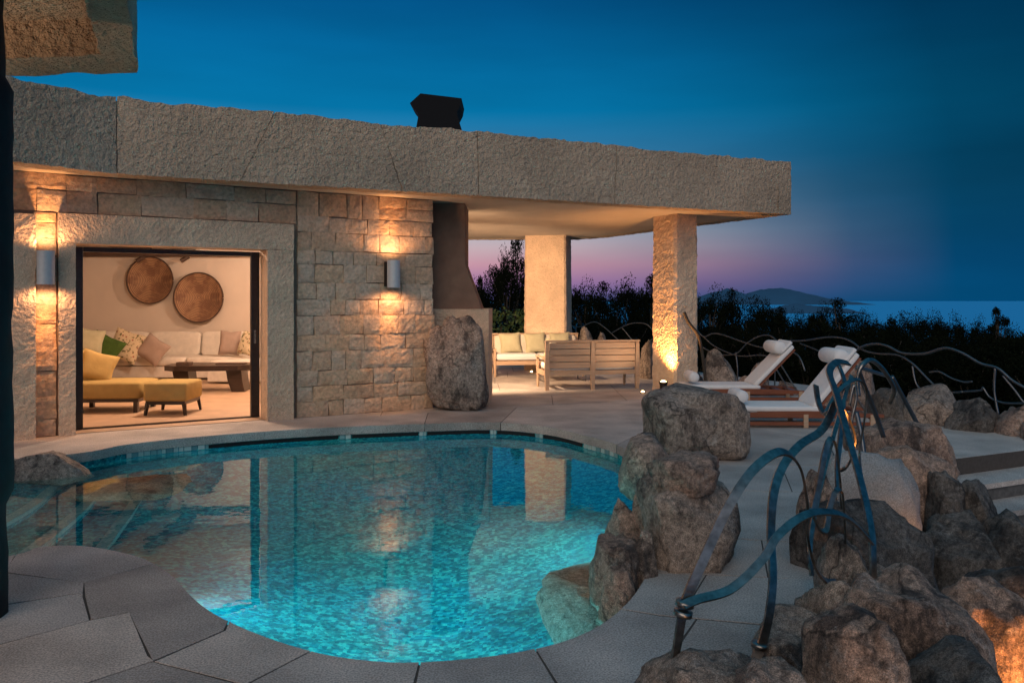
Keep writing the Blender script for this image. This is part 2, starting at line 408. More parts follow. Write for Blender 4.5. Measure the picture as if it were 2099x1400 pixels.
c = t.mix(t.ramp(t.noise(1.5, 3), [(0.35, 0.0), (0.65, 1.0)]), (0.003, 0.005, 0.004), (0.009, 0.012, 0.006)); t.color(c); t.set(1.0, spec=0.0); M['leaf'] = t.m
t = NT('bright_foliage')
c = t.mix(t.ramp(t.noise(5, 3), [(0.35, 0.0), (0.65, 1.0)]), (0.035, 0.075, 0.016), (0.085, 0.13, 0.03)); t.color(c); t.set(0.6); M['leaf_bright'] = t.m
M['ground'] = plain('dry_earth', (0.030, 0.026, 0.020), 0.98, 0, 0.4, 2, 0.5, 10)
M['island'] = plain('hazed_island_rock', (0.02, 0.09, 0.17), 1.0, 0, 0.1, 0.002)  # blue of the distant haze is mixed into the rock colour
# mosaic of the pool
t = NT('pool_mosaic')
vec = t.n('ShaderNodeTexVoronoi', feature='F1', distance='CHEBYCHEV'); vec.inputs['Scale'].default_value = 42; vec.inputs['Randomness'].default_value = 0.35
t.l(t.pos, vec.inputs['Vector'])
sepc = t.n('ShaderNodeSeparateColor'); t.l(vec.outputs['Color'], sepc.inputs[0])
k = sepc.outputs[0]
c = t.ramp(k, [(0.0, (0.004, 0.13, 0.20)), (0.3, (0.008, 0.24, 0.33)), (0.6, (0.014, 0.33, 0.40)), (0.85, (0.03, 0.42, 0.43)), (1.0, (0.07, 0.50, 0.46))])
big = t.noise(0.55, 3)
c = t.mix(t.ramp(big, [(0.4, 0.0), (0.62, 0.6)]), c, t.ramp(k, [(0.0, (0.01, 0.15, 0.12)), (0.5, (0.05, 0.34, 0.26)), (1.0, (0.18, 0.50, 0.38))]))
c = t.mix(t.ramp(t.noise(13, 3), [(0.46, 0.0), (0.58, 0.62)]), c, (0.006, 0.085, 0.12))
t.color(c); t.set(0.75, spec=0.1); M['mosaic'] = t.m
t = NT('pale_mosaic')
t.color(t.ramp(t.noise(30, 3), [(0.3, (0.06, 0.24, 0.26)), (0.6, (0.22, 0.42, 0.40)), (0.75, (0.38, 0.5, 0.46))])); t.set(0.35); M['pale_mosaic'] = t.m
t = NT('waterline_tile')
t.color(t.ramp(t.rnd(), [(0.0, (0.10, 0.24, 0.26)), (0.5, (0.36, 0.52, 0.50)), (1.0, (0.62, 0.68, 0.62))])); t.set(0.25); M['tile'] = t.m
# clear, refracting water with a faint ripple
m = bpy.data.materials.new('clear_water'); m.use_nodes = True; nt = m.node_tree; nt.nodes.clear()
o_ = nt.nodes.new('ShaderNodeOutputMaterial'); gl = nt.nodes.new('ShaderNodeBsdfGlass'); bp = nt.nodes.new('ShaderNodeBump'); nz = nt.nodes.new('ShaderNodeTexNoise'); ge = nt.nodes.new('ShaderNodeNewGeometry')
gl.inputs['Color'].default_value = (0.86, 0.97, 0.98, 1); gl.inputs['Roughness'].default_value = 0.0; gl.inputs['IOR'].default_value = 1.33
nz.inputs['Scale'].default_value = 2.2; nz.inputs['Detail'].default_value = 3; bp.inputs['Strength'].default_value = 0.022; bp.inputs['Distance'].default_value = 0.1
for a, b in ((ge.outputs['Position'], nz.inputs['Vector']), (nz.outputs[0], bp.inputs['Height']), (bp.outputs[0], gl.inputs['Normal']), (gl.outputs[0], o_.inputs[0])):
    nt.links.new(a, b)
M['water'] = m
t = NT('sea_water'); t.color((0.03, 0.42, 0.80)); t.set(0.8, spec=0.3); M['sea'] = t.m
def emit(name, c, s):
    m = bpy.data.materials.new(name); m.use_nodes = True; n = m.node_tree; n.nodes.clear()
    o = n.nodes.new('ShaderNodeOutputMaterial'); e = n.nodes.new('ShaderNodeEmission'); e.inputs[0].default_value = (*c, 1); e.inputs[1].default_value = s
    n.links.new(e.outputs[0], o.inputs[0]); return m
M['lamp'] = emit('warm_lamp_glass', (1.0, 0.66, 0.28), 14)
M['pool_lamp'] = emit('pool_lamp_glass', (0.75, 0.95, 1.0), 3)
WARM = (1.0, 0.42, 0.12); WARM2 = (1.0, 0.66, 0.40)
def lamp(kind, loc, energy, color, parent=None, aim=None, size=60, blend=0.6, rad=0.03):
    d = bpy.data.lights.new('bulb', kind); d.energy = energy; d.color = color; d.shadow_soft_size = rad
    if kind == 'SPOT': d.spot_size = R(size); d.spot_blend = blend
    d.cycles.use_multiple_importance_sampling = False
    o = bpy.data.objects.new('bulb', d); col.objects.link(o); o.location = loc
    if aim is not None: o.rotation_euler = (-Vector(aim)).to_track_quat('Z', 'Y').to_euler()
    if parent is not None: o.parent = parent
    return o

# ------------------------------------------------------------------ layout lines
U = Vector((math.cos(R(24.9)), math.sin(R(24.9)), 0)); Vv = Vector((-U.y, U.x, 0))       # roof edge and across it
W0 = Vector((-2.99, 10.89, 0)); WU = Vector((math.cos(R(30.4)), math.sin(R(30.4)), 0)); WN = Vector((WU.y, -WU.x, 0))   # house wall, WN points to the pool
def wp(s, out, z): return W0 + WU * s + WN * out + Vector((0, 0, z))
WM = Matrix(((WU.x, -WN.x, 0, W0.x), (WU.y, -WN.y, 0, W0.y), (0, 0, 1, 0), (0, 0, 0, 1)))  # local x along wall, y into the house
WATER = -0.16
pool_px = [(30, 941), (110, 935), (190, 925), (250, 913), (330, 903), (410, 895), (550, 884), (710, 875), (870, 869), (1010, 866), (1120, 875), (1200, 893), (1265, 912),
           (1310, 945), (1335, 990), (1352, 1050), (1352, 1120), (1322, 1180), (1290, 1228), (1240, 1272), (1180, 1303), (1100, 1327), (980, 1346), (830, 1356), (700, 1345), (600, 1322),
           (500, 1286), (430, 1250), (388, 1215), (360, 1183), (320, 1156), (270, 1136), (170, 1118), (80, 1121), (20, 1138)]
pool_ctrl = [gp(*p) for p in pool_px] + [Vector((-3.75, 4.75, 0)), Vector((-4.5, 5.0, 0)), Vector((-5.2, 5.7, 0)), Vector((-5.6, 6.7, 0)), Vector((-5.55, 7.6, 0))]
pool = spline(pool_ctrl, 4, True)
def offset_loop(loop, d):
    n = len(loop); out = []
    area = sum(loop[i - 1].x * loop[i].y - loop[i].x * loop[i - 1].y for i in range(n)); sg = 1 if area > 0 else -1
    for i in range(n):
        tt = (loop[(i + 1) % n] - loop[i - 1]); nn = Vector((tt.y, -tt.x, 0)).normalized() * sg
        out.append(loop[i] + nn * d)
    return out
deck = [(-9, 0.6), (0.95, 0.6), (1.0, 3.35), (1.6, 3.95), (2.0, 4.6), (2.35, 5.5), (2.6, 6.4), (3.2, 7.4), (3.95, 7.87), (4.46, 8.1), (6.9, 9.23), (6.6, 11.5), (5.8, 14.9), (3.7, 19.0), (1.6, 21.0), (-2.5, 20.3), (-12, 20.3), (-12, 8), (-9, 4)]

# ------------------------------------------------------------------ ground and sea
def ground_z(x, y):
    p = (x, y); d = pdist(p, deck)
    if inside(p, deck):
        return -0.2 - min(1, max(0, (d - 0.15) / 0.35)) * 1.7
    z = -0.2 - 0.62 * min(d, 2.2) - 0.10 * max(0, d - 2.2) + noise.noise(Vector((x * 0.6, y * 0.6, 0))) * 0.12 * min(1, d)
    if d > 60: z -= 0.05 * (d - 60)
    return z
xs = [-400, -200, -100, -60, -40, -25, -16, -13] + [-11 + 1.0 * i for i in range(11)] + [0.25 * i for i in range(0, 40)] + [10 + 1.0 * i for i in range(20)] + [32, 36, 42, 50, 65, 90, 130, 200, 400]
ys = [-120, -60, -30, -15, -8, -4, -2] + [-1 + 0.25 * i for i in range(0, 96)] + [23.5 + 1.2 * i for i in range(30)] + [62, 70, 85, 110, 150, 210, 320, 600]
mb = MB(); nx, ny = len(xs), len(ys)
mb.add([(x, y, max(-75, ground_z(x, y))) for y in ys for x in xs], [(j * nx + i, j * nx + i + 1, (j + 1) * nx + i + 1, (j + 1) * nx + i) for j in range(ny - 1) for i in range(nx - 1)])
tag(mb.build('ground', M['ground'], smooth=True), kind='structure')
mb = MB(); S = 250000
mb.add([(-S, -3000, -62), (S, -3000, -62), (S, S, -62), (-S, S, -62)], [(0, 1, 2, 3)])
tag(mb.build('sea', M['sea']), kind='structure')
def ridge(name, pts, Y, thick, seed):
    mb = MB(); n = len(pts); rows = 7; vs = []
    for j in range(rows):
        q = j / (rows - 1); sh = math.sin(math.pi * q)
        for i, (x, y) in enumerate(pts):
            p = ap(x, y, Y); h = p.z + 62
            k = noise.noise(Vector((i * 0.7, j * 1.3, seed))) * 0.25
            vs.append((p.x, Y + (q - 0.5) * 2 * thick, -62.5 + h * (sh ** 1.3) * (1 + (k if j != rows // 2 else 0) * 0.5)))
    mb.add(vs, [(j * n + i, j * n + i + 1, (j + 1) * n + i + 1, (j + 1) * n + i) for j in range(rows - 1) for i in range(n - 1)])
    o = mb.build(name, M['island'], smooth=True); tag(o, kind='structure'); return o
def fine(pts, amp, seed):
    out = []
    for i in range(len(pts) - 1):
        for k in range(8):
            q = k / 8; x = pts[i][0] + (pts[i + 1][0] - pts[i][0]) * q; y = pts[i][1] + (pts[i + 1][1] - pts[i][1]) * q
            out.append((x, y + noise.noise(Vector((x * 0.07, seed, 0))) * amp))
    return out + [pts[-1]]
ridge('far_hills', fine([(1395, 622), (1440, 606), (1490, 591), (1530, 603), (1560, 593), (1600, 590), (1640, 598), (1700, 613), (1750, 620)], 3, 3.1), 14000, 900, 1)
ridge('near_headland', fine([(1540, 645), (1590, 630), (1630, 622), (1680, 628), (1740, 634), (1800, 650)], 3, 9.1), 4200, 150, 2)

# ------------------------------------------------------------------ pool
base_loop = offset_loop(pool, 0.030)
basin = empty('pool_basin'); tag(basin, kind='structure')
FLOOR = -1.12
def disc(loop, z, name, mat, parent):
    k = len(loop); tri = delaunay_2d_cdt([Vector((p.x, p.y)) for p in loop], [(i, (i + 1) % k) for i in range(k)], [], 0, 1e-5)
    pl = [(p.x, p.y) for p in loop]; fs = [list(f) for f in tri[2] if inside((tri[0][f[0]] + tri[0][f[1]] + tri[0][f[2]]) / 3, pl)]
    fs = [f if (tri[0][f[1]] - tri[0][f[0]]).cross(tri[0][f[2]] - tri[0][f[0]]) > 0 else f[::-1] for f in fs]
    mb = MB(); mb.add([(v.x, v.y, z) for v in tri[0]], fs); return mb.build(name, mat, parent, fix=False)
def bowl():
    rn = random.Random(2); pts = [Vector((p.x, p.y)) for p in base_loop]; k = len(pts); pl = [(p.x, p.y) for p in pts]
    x = -5.9
    while x < 1.8:
        y = 3.3
        while y < 10.8:
            q = Vector((x + rn.uniform(-.03, .03), y + rn.uniform(-.03, .03)))
            if inside(q, pl) and pdist(q, pl) > 0.09: pts.append(q)
            y += 0.22
        x += 0.22
    tri = delaunay_2d_cdt(pts, [(i, (i + 1) % k) for i in range(k)], [], 0, 1e-5); vs = []
    for v in tri[0]:
        dd = pdist(v, pl); vs.append((v.x, v.y, -0.34 - 0.86 * (1 - math.exp(-dd / 0.95))))
    fs = [list(f) for f in tri[2] if inside((tri[0][f[0]] + tri[0][f[1]] + tri[0][f[2]]) / 3, pl)]
    fs = [f if (tri[0][f[1]] - tri[0][f[0]]).cross(tri[0][f[2]] - tri[0][f[0]]) > 0 else f[::-1] for f in fs]
    return MB().add(vs, fs).build('pool_floor', M['mosaic'], basin, True, fix=False)
bowl()
mb = MB(); n = len(base_loop)
mb.add([(p.x, p.y, -0.101) for p in base_loop] + [(p.x, p.y, -0.38) for p in base_loop], [(i, (i + 1) % n, n + (i + 1) % n, n + i) for i in range(n)])
mb.build('pool_side', M['mosaic'], basin, True)
w_o = disc(offset_loop(pool, 0.025), WATER, 'pool_water', M['water'], None); tag(w_o, kind='structure')
# curved entry steps at the left end, with pale mosaic noses
for (zz, pts) in ((-0.42, [(-4.05, 4.4), (-4.12, 6.0), (-4.22, 7.0), (-4.45, 7.9), (-4.55, 8.6)]), (-0.66, [(-3.45, 4.4), (-3.62, 6.0), (-3.85, 7.2), (-4.12, 8.1), (-4.2, 9.0)]), (-0.9, [(-2.95, 4.6), (-3.15, 6.0), (-3.45, 7.2), (-3.75, 8.4), (-3.7, 9.3)])):
    arc = spline([Vector((a, b, 0)) for a, b in pts], 6)
    mb = MB(); mb.prism([(p.x, p.y) for p in arc] + [(-6.2, arc[-1].y), (-6.2, arc[0].y)], FLOOR - 0.01, zz); st = mb.build('pool_step', M['mosaic'], basin)
    mb = MB(); mb.prism([(p.x + 0.004, p.y) for p in arc] + [(p.x - 0.10, p.y) for p in arc[::-1]], zz - 0.12, zz + 0.004); mb.build('step_nose', M['pale_mosaic'], st)
# overflow slots and pale tile blocks under the far coping
def pool_at(px):                                   # point of the pool edge on the far side by image column
    best = None
    for p in pool:
        if p.y < 7.5: continue
        q = abs(p.x / p.y * F + CX - px)
        if best is None or q < best[0]: best = (q, p)
    return best[1]
def edge_run(x0, x1):
    k0 = [i for i, p in enumerate(pool) if p.y > 7.5 and x0 <= p.x / p.y * F + CX <= x1]
    return [pool[i] for i in k0]
def edge_pt(px):
    for i in range(len(pool)):
        a, b = pool[i - 1], pool[i]
        if a.y < 7.5 or b.y < 7.5: continue
        qa, qb = a.x / a.y * F + CX, b.x / b.y * F + CX
        if qa <= px <= qb:
            w = (px - qa) / max(1e-6, qb - qa); p = a.lerp(b, w); tt = (b - a).normalized(); return p, Vector((-tt.y, tt.x, 0))
    return None
def wall_piece(x0, x1, z0, z1, name, mat, parent, thick, out):
    k = max(1, int((x1 - x0) / 25)); A = []
    for i in range(k + 1):
        r_ = edge_pt(x0 + (x1 - x0) * i / k)
        if r_ is None: return
        A.append(r_)
    mb = MB(); pts = [(p + nn * (0.030 - out)) for p, nn in A] + [(p + nn * (0.030 - out + thick)) for p, nn in A[::-1]]
    mb.prism([(p.x, p.y) for p in pts], z0, z1); return mb.build(name, mat, parent)
for (a, b) in ((428, 694), (722, 858), (876, 1003), (1018, 1094), (1112, 1190)):
    wall_piece(a, b, -0.152, -0.108, 'overflow_slot', M['slot'], basin, 0.03, 0.012)
x = 262
rr = random.Random(3)
while x < 424:
    w = rr.uniform(9, 16); wall_piece(x, x + w - 1.6, -0.155, -0.104, 'waterline_tile', M['tile'], basin, 0.03, 0.012); x += w
for (a, b) in ((697, 707), (709, 719), (860, 867), (868, 874), (1005, 1010), (1011, 1016), (1096, 1103), (1104, 1110)):
    wall_piece(a, b, -0.155, -0.104, 'waterline_tile', M['tile'], basin, 0.03, 0.012)
x = 1194
while x < 1262:
    w = rr.uniform(7, 10); wall_piece(x, x + w - 1.6, -0.155, -0.104, 'waterline_tile', M['tile'], basin, 0.03, 0.012); x += w
# underwater lamps in the pool side
def pool_lamp(p, n_in, label, energy):
    th = empty('pool_lamp', p); tag(th, label, 'pool lamp', 'lamps set in the pool side')
    q = Vector(n_in).to_track_quat('Z', 'Y').to_matrix().to_4x4()
    MB().lathe([(0.11, 0.0), (0.12, 0.012), (0.10, 0.02), (0.085, 0.014)], 24, q).build('ring', M['steel'], th)
    MB().lathe([(0.084, 0.006), (0.05, 0.018), (0.01, 0.022)], 24, q).build('lens', M['pool_lamp'], th)
    lamp('SPOT', Vector(n_in) * 0.06, energy, (0.18, 0.88, 1.0), th, Vector(n_in) + Vector((0, 0, -0.22)), 165, 0.9, 0.10)
pool_lamp((-0.30, 3.53, -0.38), (-0.22, 0.97, 0), 'round lamp glowing under the coping at the rounded near end of the pool', 210)
pool_lamp((-1.10, 3.74, -0.38), (0.10, 0.99, 0), 'round pool lamp under the coping next to the rounded paving tongue', 210)
pool_lamp((-1.92, 4.68, -0.45), (0.45, 0.89, 0), 'round pool lamp in the pool side below the paving tongue', 170)
pool_lamp((1.10, 6.15, -0.42), (-1, 0.05, 0), 'round pool lamp under the rocks at the pool edge', 330)

# ------------------------------------------------------------------ terrace paving, slab by slab
lines = []
def jl(*pts, ext=0.0, pre=0.0):
    q = [gp(*p).to_2d() for p in pts]
    if ext: q.append(q[-1] + (q[-1] - q[-2]).normalized() * ext)
    if pre: q.insert(0, q[0] + (q[0] - q[1]).normalized() * pre)
    lines.append(q)
def jw(*pts): lines.append([Vector(p) for p in pts])
jl((322, 1153), (170, 1193), (10, 1173), (-500, 1120), ext=0.6); jl((170, 1190), (172, 1222), (186, 1274)); jl((175, 1213), (0, 1240), (-500, 1330), ext=9); jl((-600, 1480), (0, 1320), (186, 1270), (262, 1255), (385, 1226), pre=9)
jl((262, 1253), (305, 1343), (312, 1357)); jl((315, 1354), (175, 1400), (60, 1450), (-800, 1900), ext=9); jl((308, 1354), (480, 1398), (640, 1440), (660, 2200), ext=4); jl((310, 1357), (460, 1292), (472, 1268)); jl((648, 1328), (505, 1402), (470, 1396))
jl((863, 1345), (850, 1400), (830, 1600), (820, 2200), ext=4); jl((1090, 1318), (1140, 1398), (1160, 1600), ext=4); jl((55, 1100), (5, 1180))
jl((170, 1402), (210, 1600), (220, 2300), ext=4); jl((840, 1480), (1130, 1480), (1500, 1500), ext=1); jl((640, 1470), (845, 1520))
jl((1225, 1240), (1353, 1261), (1533, 1277), (1760, 1300), ext=0.8); jl((1290, 1172), (1490, 1179), (1760, 1192), ext=0.8); jl((1330, 1098), (1507, 1104), (1780, 1120), ext=0.8); jl((1325, 1000), (1500, 1005), (1800, 1012), ext=0.8); jl((1300, 948), (1500, 952), (1900, 955), ext=0.8)
jl((1428, 1268), (1396, 1314), (1372, 1410), (1375, 1600), ext=4); jl((1450, 1174), (1392, 1268)); jl((1560, 1102), (1575, 1186)); jl((1490, 1000), (1470, 1106)); jl((1600, 950), (1625, 1010)); jl((1440, 900), (1425, 953)); jl((1690, 890), (1720, 955))
# coping joints along the far side
for (x0, y0, x1, y1) in ((250, 925, 238, 886), (410, 910, 452, 866), (710, 892, 703, 846), (865, 885, 880, 838), (1008, 884, 1062, 832), (1105, 890, 1190, 838), (1200, 910, 1300, 868), (1040, 846, 880, 834)):
    jl((x0, y0), (x1, y1))
jl((1255, 915), (1330, 880), (1440, 868), (1550, 878), (1700, 905), (2130, 890))
# staggered rows under the pavilion and the loungers
rows = []
for k in range(0, 10):
    o = Vector((-1.0, 11.55 + 1.22 * k)); lines.append([o + Vector((U.x, U.y)) * -1.2, o + Vector((U.x, U.y)) * 10]); rows.append(o)
for k in range(-1, 9):
    o = Vector((-1.0, 11.55 + 1.22 * k)); s = -1.0 + rr.uniform(0, 0.8)
    while s < 10:
        a = o + Vector((U.x, U.y)) * s; b = a + Vector((0.0 + rr.uniform(-0.15, 0.15), 1.22)); 
        if k >= 0 or s > 2.6: lines.append([a, b])
        s += rr.uniform(1.1, 1.9)
verts = []; edges = []
def add_poly(pts, closed):
    n0 = len(verts); verts.extend(Vector((p[0], p[1])) for p in pts); m_ = len(pts)
    edges.extend((n0 + i, n0 + i + 1) for i in range(m_ - 1))
    if closed: edges.append((n0 + m_ - 1, n0))
add_poly(deck, True); add_poly(pool, True)
for ln in lines:
    a, b = ln[0], ln[-1]; ln[0] = a + (a - ln[1]).normalized() * 0.02; ln[-1] = b + (b - ln[-2]).normalized() * 0.02
    add_poly(ln, False)
res = delaunay_2d_cdt(verts, edges, [], 0, 1e-4)
cv, ce, cf, _, oe, _ = res
hard = set(tuple(sorted(e)) for e, o in zip(ce, oe) if o)
emap = {}
for fi, f in enumerate(cf):
    for i in range(3): emap.setdefault(tuple(sorted((f[i - 1], f[i]))), []).append(fi)
poly_pool = [(p.x, p.y) for p in pool]
seen = [0] * len(cf); regions = []
for fi in range(len(cf)):
    if seen[fi]: continue
    stack = [fi]; seen[fi] = 1; reg = []
    while stack:
        q = stack.pop(); reg.append(q); f = cf[q]
        for i in range(3):
            e = tuple(sorted((f[i - 1], f[i])))
            if e in hard: continue
            for z in emap[e]:
                if not seen[z]: seen[z] = 1; stack.append(z)
    regions.append(reg)
paving = empty('terrace_paving'); tag(paving, kind='structure')
nslab = 0
for reg in regions:
    area = 0; cx_ = Vector((0, 0))
    for q in reg:
        a, b, c = (cv[i] for i in cf[q]); ar = abs((b - a).cross(c - a)) / 2; area += ar; cx_ += (a + b + c) / 3 * ar
    if area < 0.004: continue
    a, b, c = (cv[i] for i in cf[max(reg, key=lambda q: abs((cv[cf[q][1]] - cv[cf[q][0]]).cross(cv[cf[q][2]] - cv[cf[q][0]])))]); ctr = (a + b + c) / 3
    if inside(ctr, poly_pool) or not inside(ctr, deck): continue
    bm = bmesh.new(); vm = {}; moves = []
    dz = rr.uniform(-0.0010, 0.0010)
    for q in reg:
        fs = []
        for i in cf[q]:
            if i not in vm: vm[i] = bm.verts.new((cv[i].x, cv[i].y, dz))
            fs.append(vm[i])
        try: bm.faces.new(fs)
        except ValueError: pass
    bmesh.ops.recalc_face_normals(bm, faces=bm.faces[:])
    if bm.faces and sum(f.normal.z for f in bm.faces) < 0: bmesh.ops.reverse_faces(bm, faces=bm.faces[:])
    for v in bm.verts:
        if v.is_boundary:
            be = [e.other_vert(v).co for e in v.link_edges if e.is_boundary]
            fc = [f for f in v.link_faces]
            if len(be) == 2:
                d1 = (be[0] - v.co).normalized(); d2 = (be[1] - v.co).normalized(); bis = d1 + d2
                if bis.length < 0.05: bis = Vector((-d1.y, d1.x, 0))
                bis.normalize(); tst = v.co + bis * 0.003
                ins = any(inside(tst, [(q.co.x, q.co.y) for q in f.verts]) for f in fc)
                v.tag = True; moves.append((v, bis * (0.0070 if ins else -0.0070)))
    for v, mv in moves: v.co += mv
    ex = bmesh.ops.extrude_face_region(bm, geom=bm.faces[:])
    for v in [g for g in ex['geom'] if isinstance(g, bmesh.types.BMVert)]: v.co.z -= 0.10
    bmesh.ops.recalc_face_normals(bm, faces=bm.faces[:])
    me = bpy.data.meshes.new('paving_slab'); bm.to_mesh(me); bm.free(); me.materials.append(M['paving'])
    o = bpy.data.objects.new('paving_slab', me); col.objects.link(o); o.parent = paving; nslab += 1
# bedding under the slabs
vb = [Vector((p[0], p[1])) for p in deck] + [Vector((p.x, p.y)) for p in base_loop]; nd = len(deck); nb = len(base_loop)
eb = [(i, (i + 1) % nd) for i in range(nd)] + [(nd + i, nd + (i + 1) % nb) for i in range(nb)]
cvb, _, cfb, _, _, _ = delaunay_2d_cdt(vb, eb, [], 0, 1e-4)
pb = [(p.x, p.y) for p in base_loop]; fs = []
for f in cfb:
    c = (cvb[f[0]] + cvb[f[1]] + cvb[f[2]]) / 3
    if inside(c, deck) and not inside(c, pb): fs.append(list(f))
mb = MB(); mb.add([(v.x, v.y, -0.0028) for v in cvb], fs)
mb.add([(p[0], p[1], -0.0028) for p in deck] + [(p[0], p[1], -0.9) for p in deck], [(i, (i + 1) % nd, nd + (i + 1) % nd, nd + i) for i in range(nd)])
mb.build('bedding', M['mortar'], paving)
# broad steps going down beside the terrace
steps = empty('terrace_steps', (0, 0, 0)); tag(steps, kind='structure')
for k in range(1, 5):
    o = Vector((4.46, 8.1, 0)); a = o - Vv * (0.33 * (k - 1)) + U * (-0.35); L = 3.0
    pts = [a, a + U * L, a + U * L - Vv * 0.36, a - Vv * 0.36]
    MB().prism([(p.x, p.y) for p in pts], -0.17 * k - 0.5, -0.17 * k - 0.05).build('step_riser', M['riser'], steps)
    pts = [a, a + U * L, a + U * L - Vv * 0.385, a - Vv * 0.385]
    MB().prism([(p.x, p.y) for p in pts], -0.17 * k - 0.05, -0.17 * k).build('step_tread', M['paving'], steps)

# ------------------------------------------------------------------ the house
def wob(p, amp, fr, seed=0.0):
    q = Vector((p[0] * fr + seed, p[1] * fr, p[2] * fr))
    v = noise.noise_vector(q) * amp + noise.noise_vector(q * 2.7) * amp * 0.45
    return Vector(p) + v
def rough_prism(poly, z0, z1, res, amp, fr, mb=None, taper=None):
    """upright block over a footprint with hammered, uneven faces; its corners stay closed"""
    mb = mb or MB(); n = len(poly); ring = []
    for i in range(n):
        a, b = Vector((*poly[i][:2], 0)), Vector((*poly[(i + 1) % n][:2], 0)); k = max(1, int((b - a).length / res))
        ring += [a.lerp(b, j / k) for j in range(k)]
    kz = max(1, int((z1 - z0) / res)); m_ = len(ring); c = sum(ring, Vector()) / m_; vs = []
    for j in range(kz + 1):
        z = z0 + (z1 - z0) * j / kz; s = 1 if taper is None else taper + (1 - taper) * (1 - j / kz)
        for p in ring: vs.append(wob((c.x + (p.x - c.x) * s, c.y + (p.y - c.y) * s, z), amp, fr))
    fs = [(j * m_ + i, j * m_ + (i + 1) % m_, (j + 1) * m_ + (i + 1) % m_, (j + 1) * m_ + i) for j in range(kz) for i in range(m_)]
    fs += [list(range(m_))[::-1], [kz * m_ + i for i in range(m_)]]
    mb.add(vs, fs); return mb
def wbox_poly(s0, s1, o0, o1): return [wp(s0, o0, 0), wp(s1, o0, 0), wp(s1, o1, 0), wp(s0, o1, 0)]

villa = empty('villa', wp(-1, -1, 0)); tag(villa, 'stone house with a broad flat concrete roof and open pavilion beside the pool', 'house')
VI = villa.matrix_basis.inverted()
villa.location = (0, 0, 0)
# roof -----------------------------------------------------------------
SOF, TOP = 3.10, 4.0
PL = Vector((-4.68, 9.46, 0)); PR = Vector((4.85, 13.9, 0))
roof = empty('roof', parent=villa)
rp = [Vector((-7.4, 6.1, 0)), Vector((-5.75, 8.15, 0)), PL, PR, Vector((2.2, 19.07, 0)), Vector((1.52, 19.7, 0)), Vector((-1.6, 19.7, 0)), Vector((-12.0, 20.6, 0)), Vector((-12.5, 8, 0))]
core = [p - (p - Vector((-3, 14, 0))).normalized() * 0.12 for p in rp]
MB().prism([(p.x, p.y) for p in core], SOF + 0.01, TOP - 0.03).build('roof_slab', M['soffit'], roof)
def fascia(a, b, name, sl0=0.0, sl1=0.0, seed=0):
    d = (b - a); L = d.length; d.normalize(); nn = Vector((d.y, -d.x, 0)); res = 0.05
    prof = [(-0.30, TOP)] + [(0.0 + 0.0, TOP)] + [(0.0, TOP - (TOP - SOF) * i / 18) for i in range(1, 18)] + [(0.0, SOF), (-0.30, SOF), (-0.30, SOF + 0.02)]
    kx = max(2, int(L / res)); vs = []
    for i in range(kx + 1):
        q = i / kx
        for (o, z) in prof:
            h = (z - SOF) / (TOP - SOF)
            s0 = sl0 * (0.5 - h); s1 = L + sl1 * (0.5 - h)
            p = a + d * (s0 + (s1 - s0) * q) + nn * o; p.z = z
            w = wob(p, 0.012, 17.0, seed * 0.0)
            if z == TOP: w.z += 0.035 * noise.noise(p * 3.1) + 0.02 * noise.noise(p * 11)
            vs.append(w)
    m_ = len(prof)
    fs = [(i * m_ + j, i * m_ + j + 1, (i + 1) * m_ + j + 1, (i + 1) * m_ + j) for i in range(kx) for j in range(m_ - 1)]
    fs += [list(range(m_)), [kx * m_ + j for j in range(m_)][::-1]]
    return MB().add(vs, fs).build(name, M['concrete'], roof)
fascia(rp[0], rp[1], 'fascia_panel'); fascia(rp[1] + (PL - rp[1]).normalized() * 0.01, PL, 'fascia_panel')
L = (PR - PL).length; d = (PR - PL).normalized()
def fs_at(px):           # distance along the front fascia by image column
    k = (px - CX) / F; return (k * PL.y - PL.x) / (d.x - k * d.y)
cuts = [(0.006, 0.0), (fs_at(528), 0.42), (fs_at(803), -0.30), (fs_at(980), -0.02), (fs_at(1262), 0.05), (L, 0.0)]
for i in range(5):
    g = 0.006
    fascia(PL + d * (cuts[i][0] + g), PL + d * (cuts[i + 1][0] - (g if i < 4 else 0)), 'fascia_panel', cuts[i][1] * -1, cuts[i + 1][1] * -1, i)
for i in (3, 4, 5, 6):
    fascia(rp[i], rp[i + 1], 'fascia_panel')
# flue cowl on the roof
cw = empty('chimney_cowl', (0, 0, 0)); cw.parent = villa
Yc = 13.0
prof = [(ap(x, y, Yc).x, ap(x, y, Yc).z) for x, y in ((853, 262), (858, 235), (840, 212), (862, 192), (946, 202), (943, 218), (936, 232), (947, 268))]
prof = [(prof[0][0] - 0.02, 3.97)] + prof + [(prof[-1][0] + 0.03, 3.97)]
MB().profile(prof, Yc, Yc + 0.75).build('cowl_body', M['black_metal'], cw)
# columns --------------------------------------------------------------
def column(c, w, dp, rz, name='column'):
    cr_, sr_ = math.cos(rz), math.sin(rz); h = 0.045
    loc = [(-w / 2 + h, -dp / 2), (w / 2 - h, -dp / 2), (w / 2, -dp / 2 + h), (w / 2, dp / 2 - h), (w / 2 - h, dp / 2), (-w / 2 + h, dp / 2), (-w / 2, dp / 2 - h), (-w / 2, -dp / 2 + h)]
    poly = [(c[0] + x * cr_ - y * sr_, c[1] + x * sr_ + y * cr_) for x, y in loc]
    return rough_prism(poly, -0.02, SOF + 0.03, 0.04, 0.013, 13, taper=0.955).build(name, M['granite'], villa)
column((2.90, 14.25), 0.52, 0.72, R(24.9)); column((0.86, 18.9), 1.0, 1.0, R(-12))
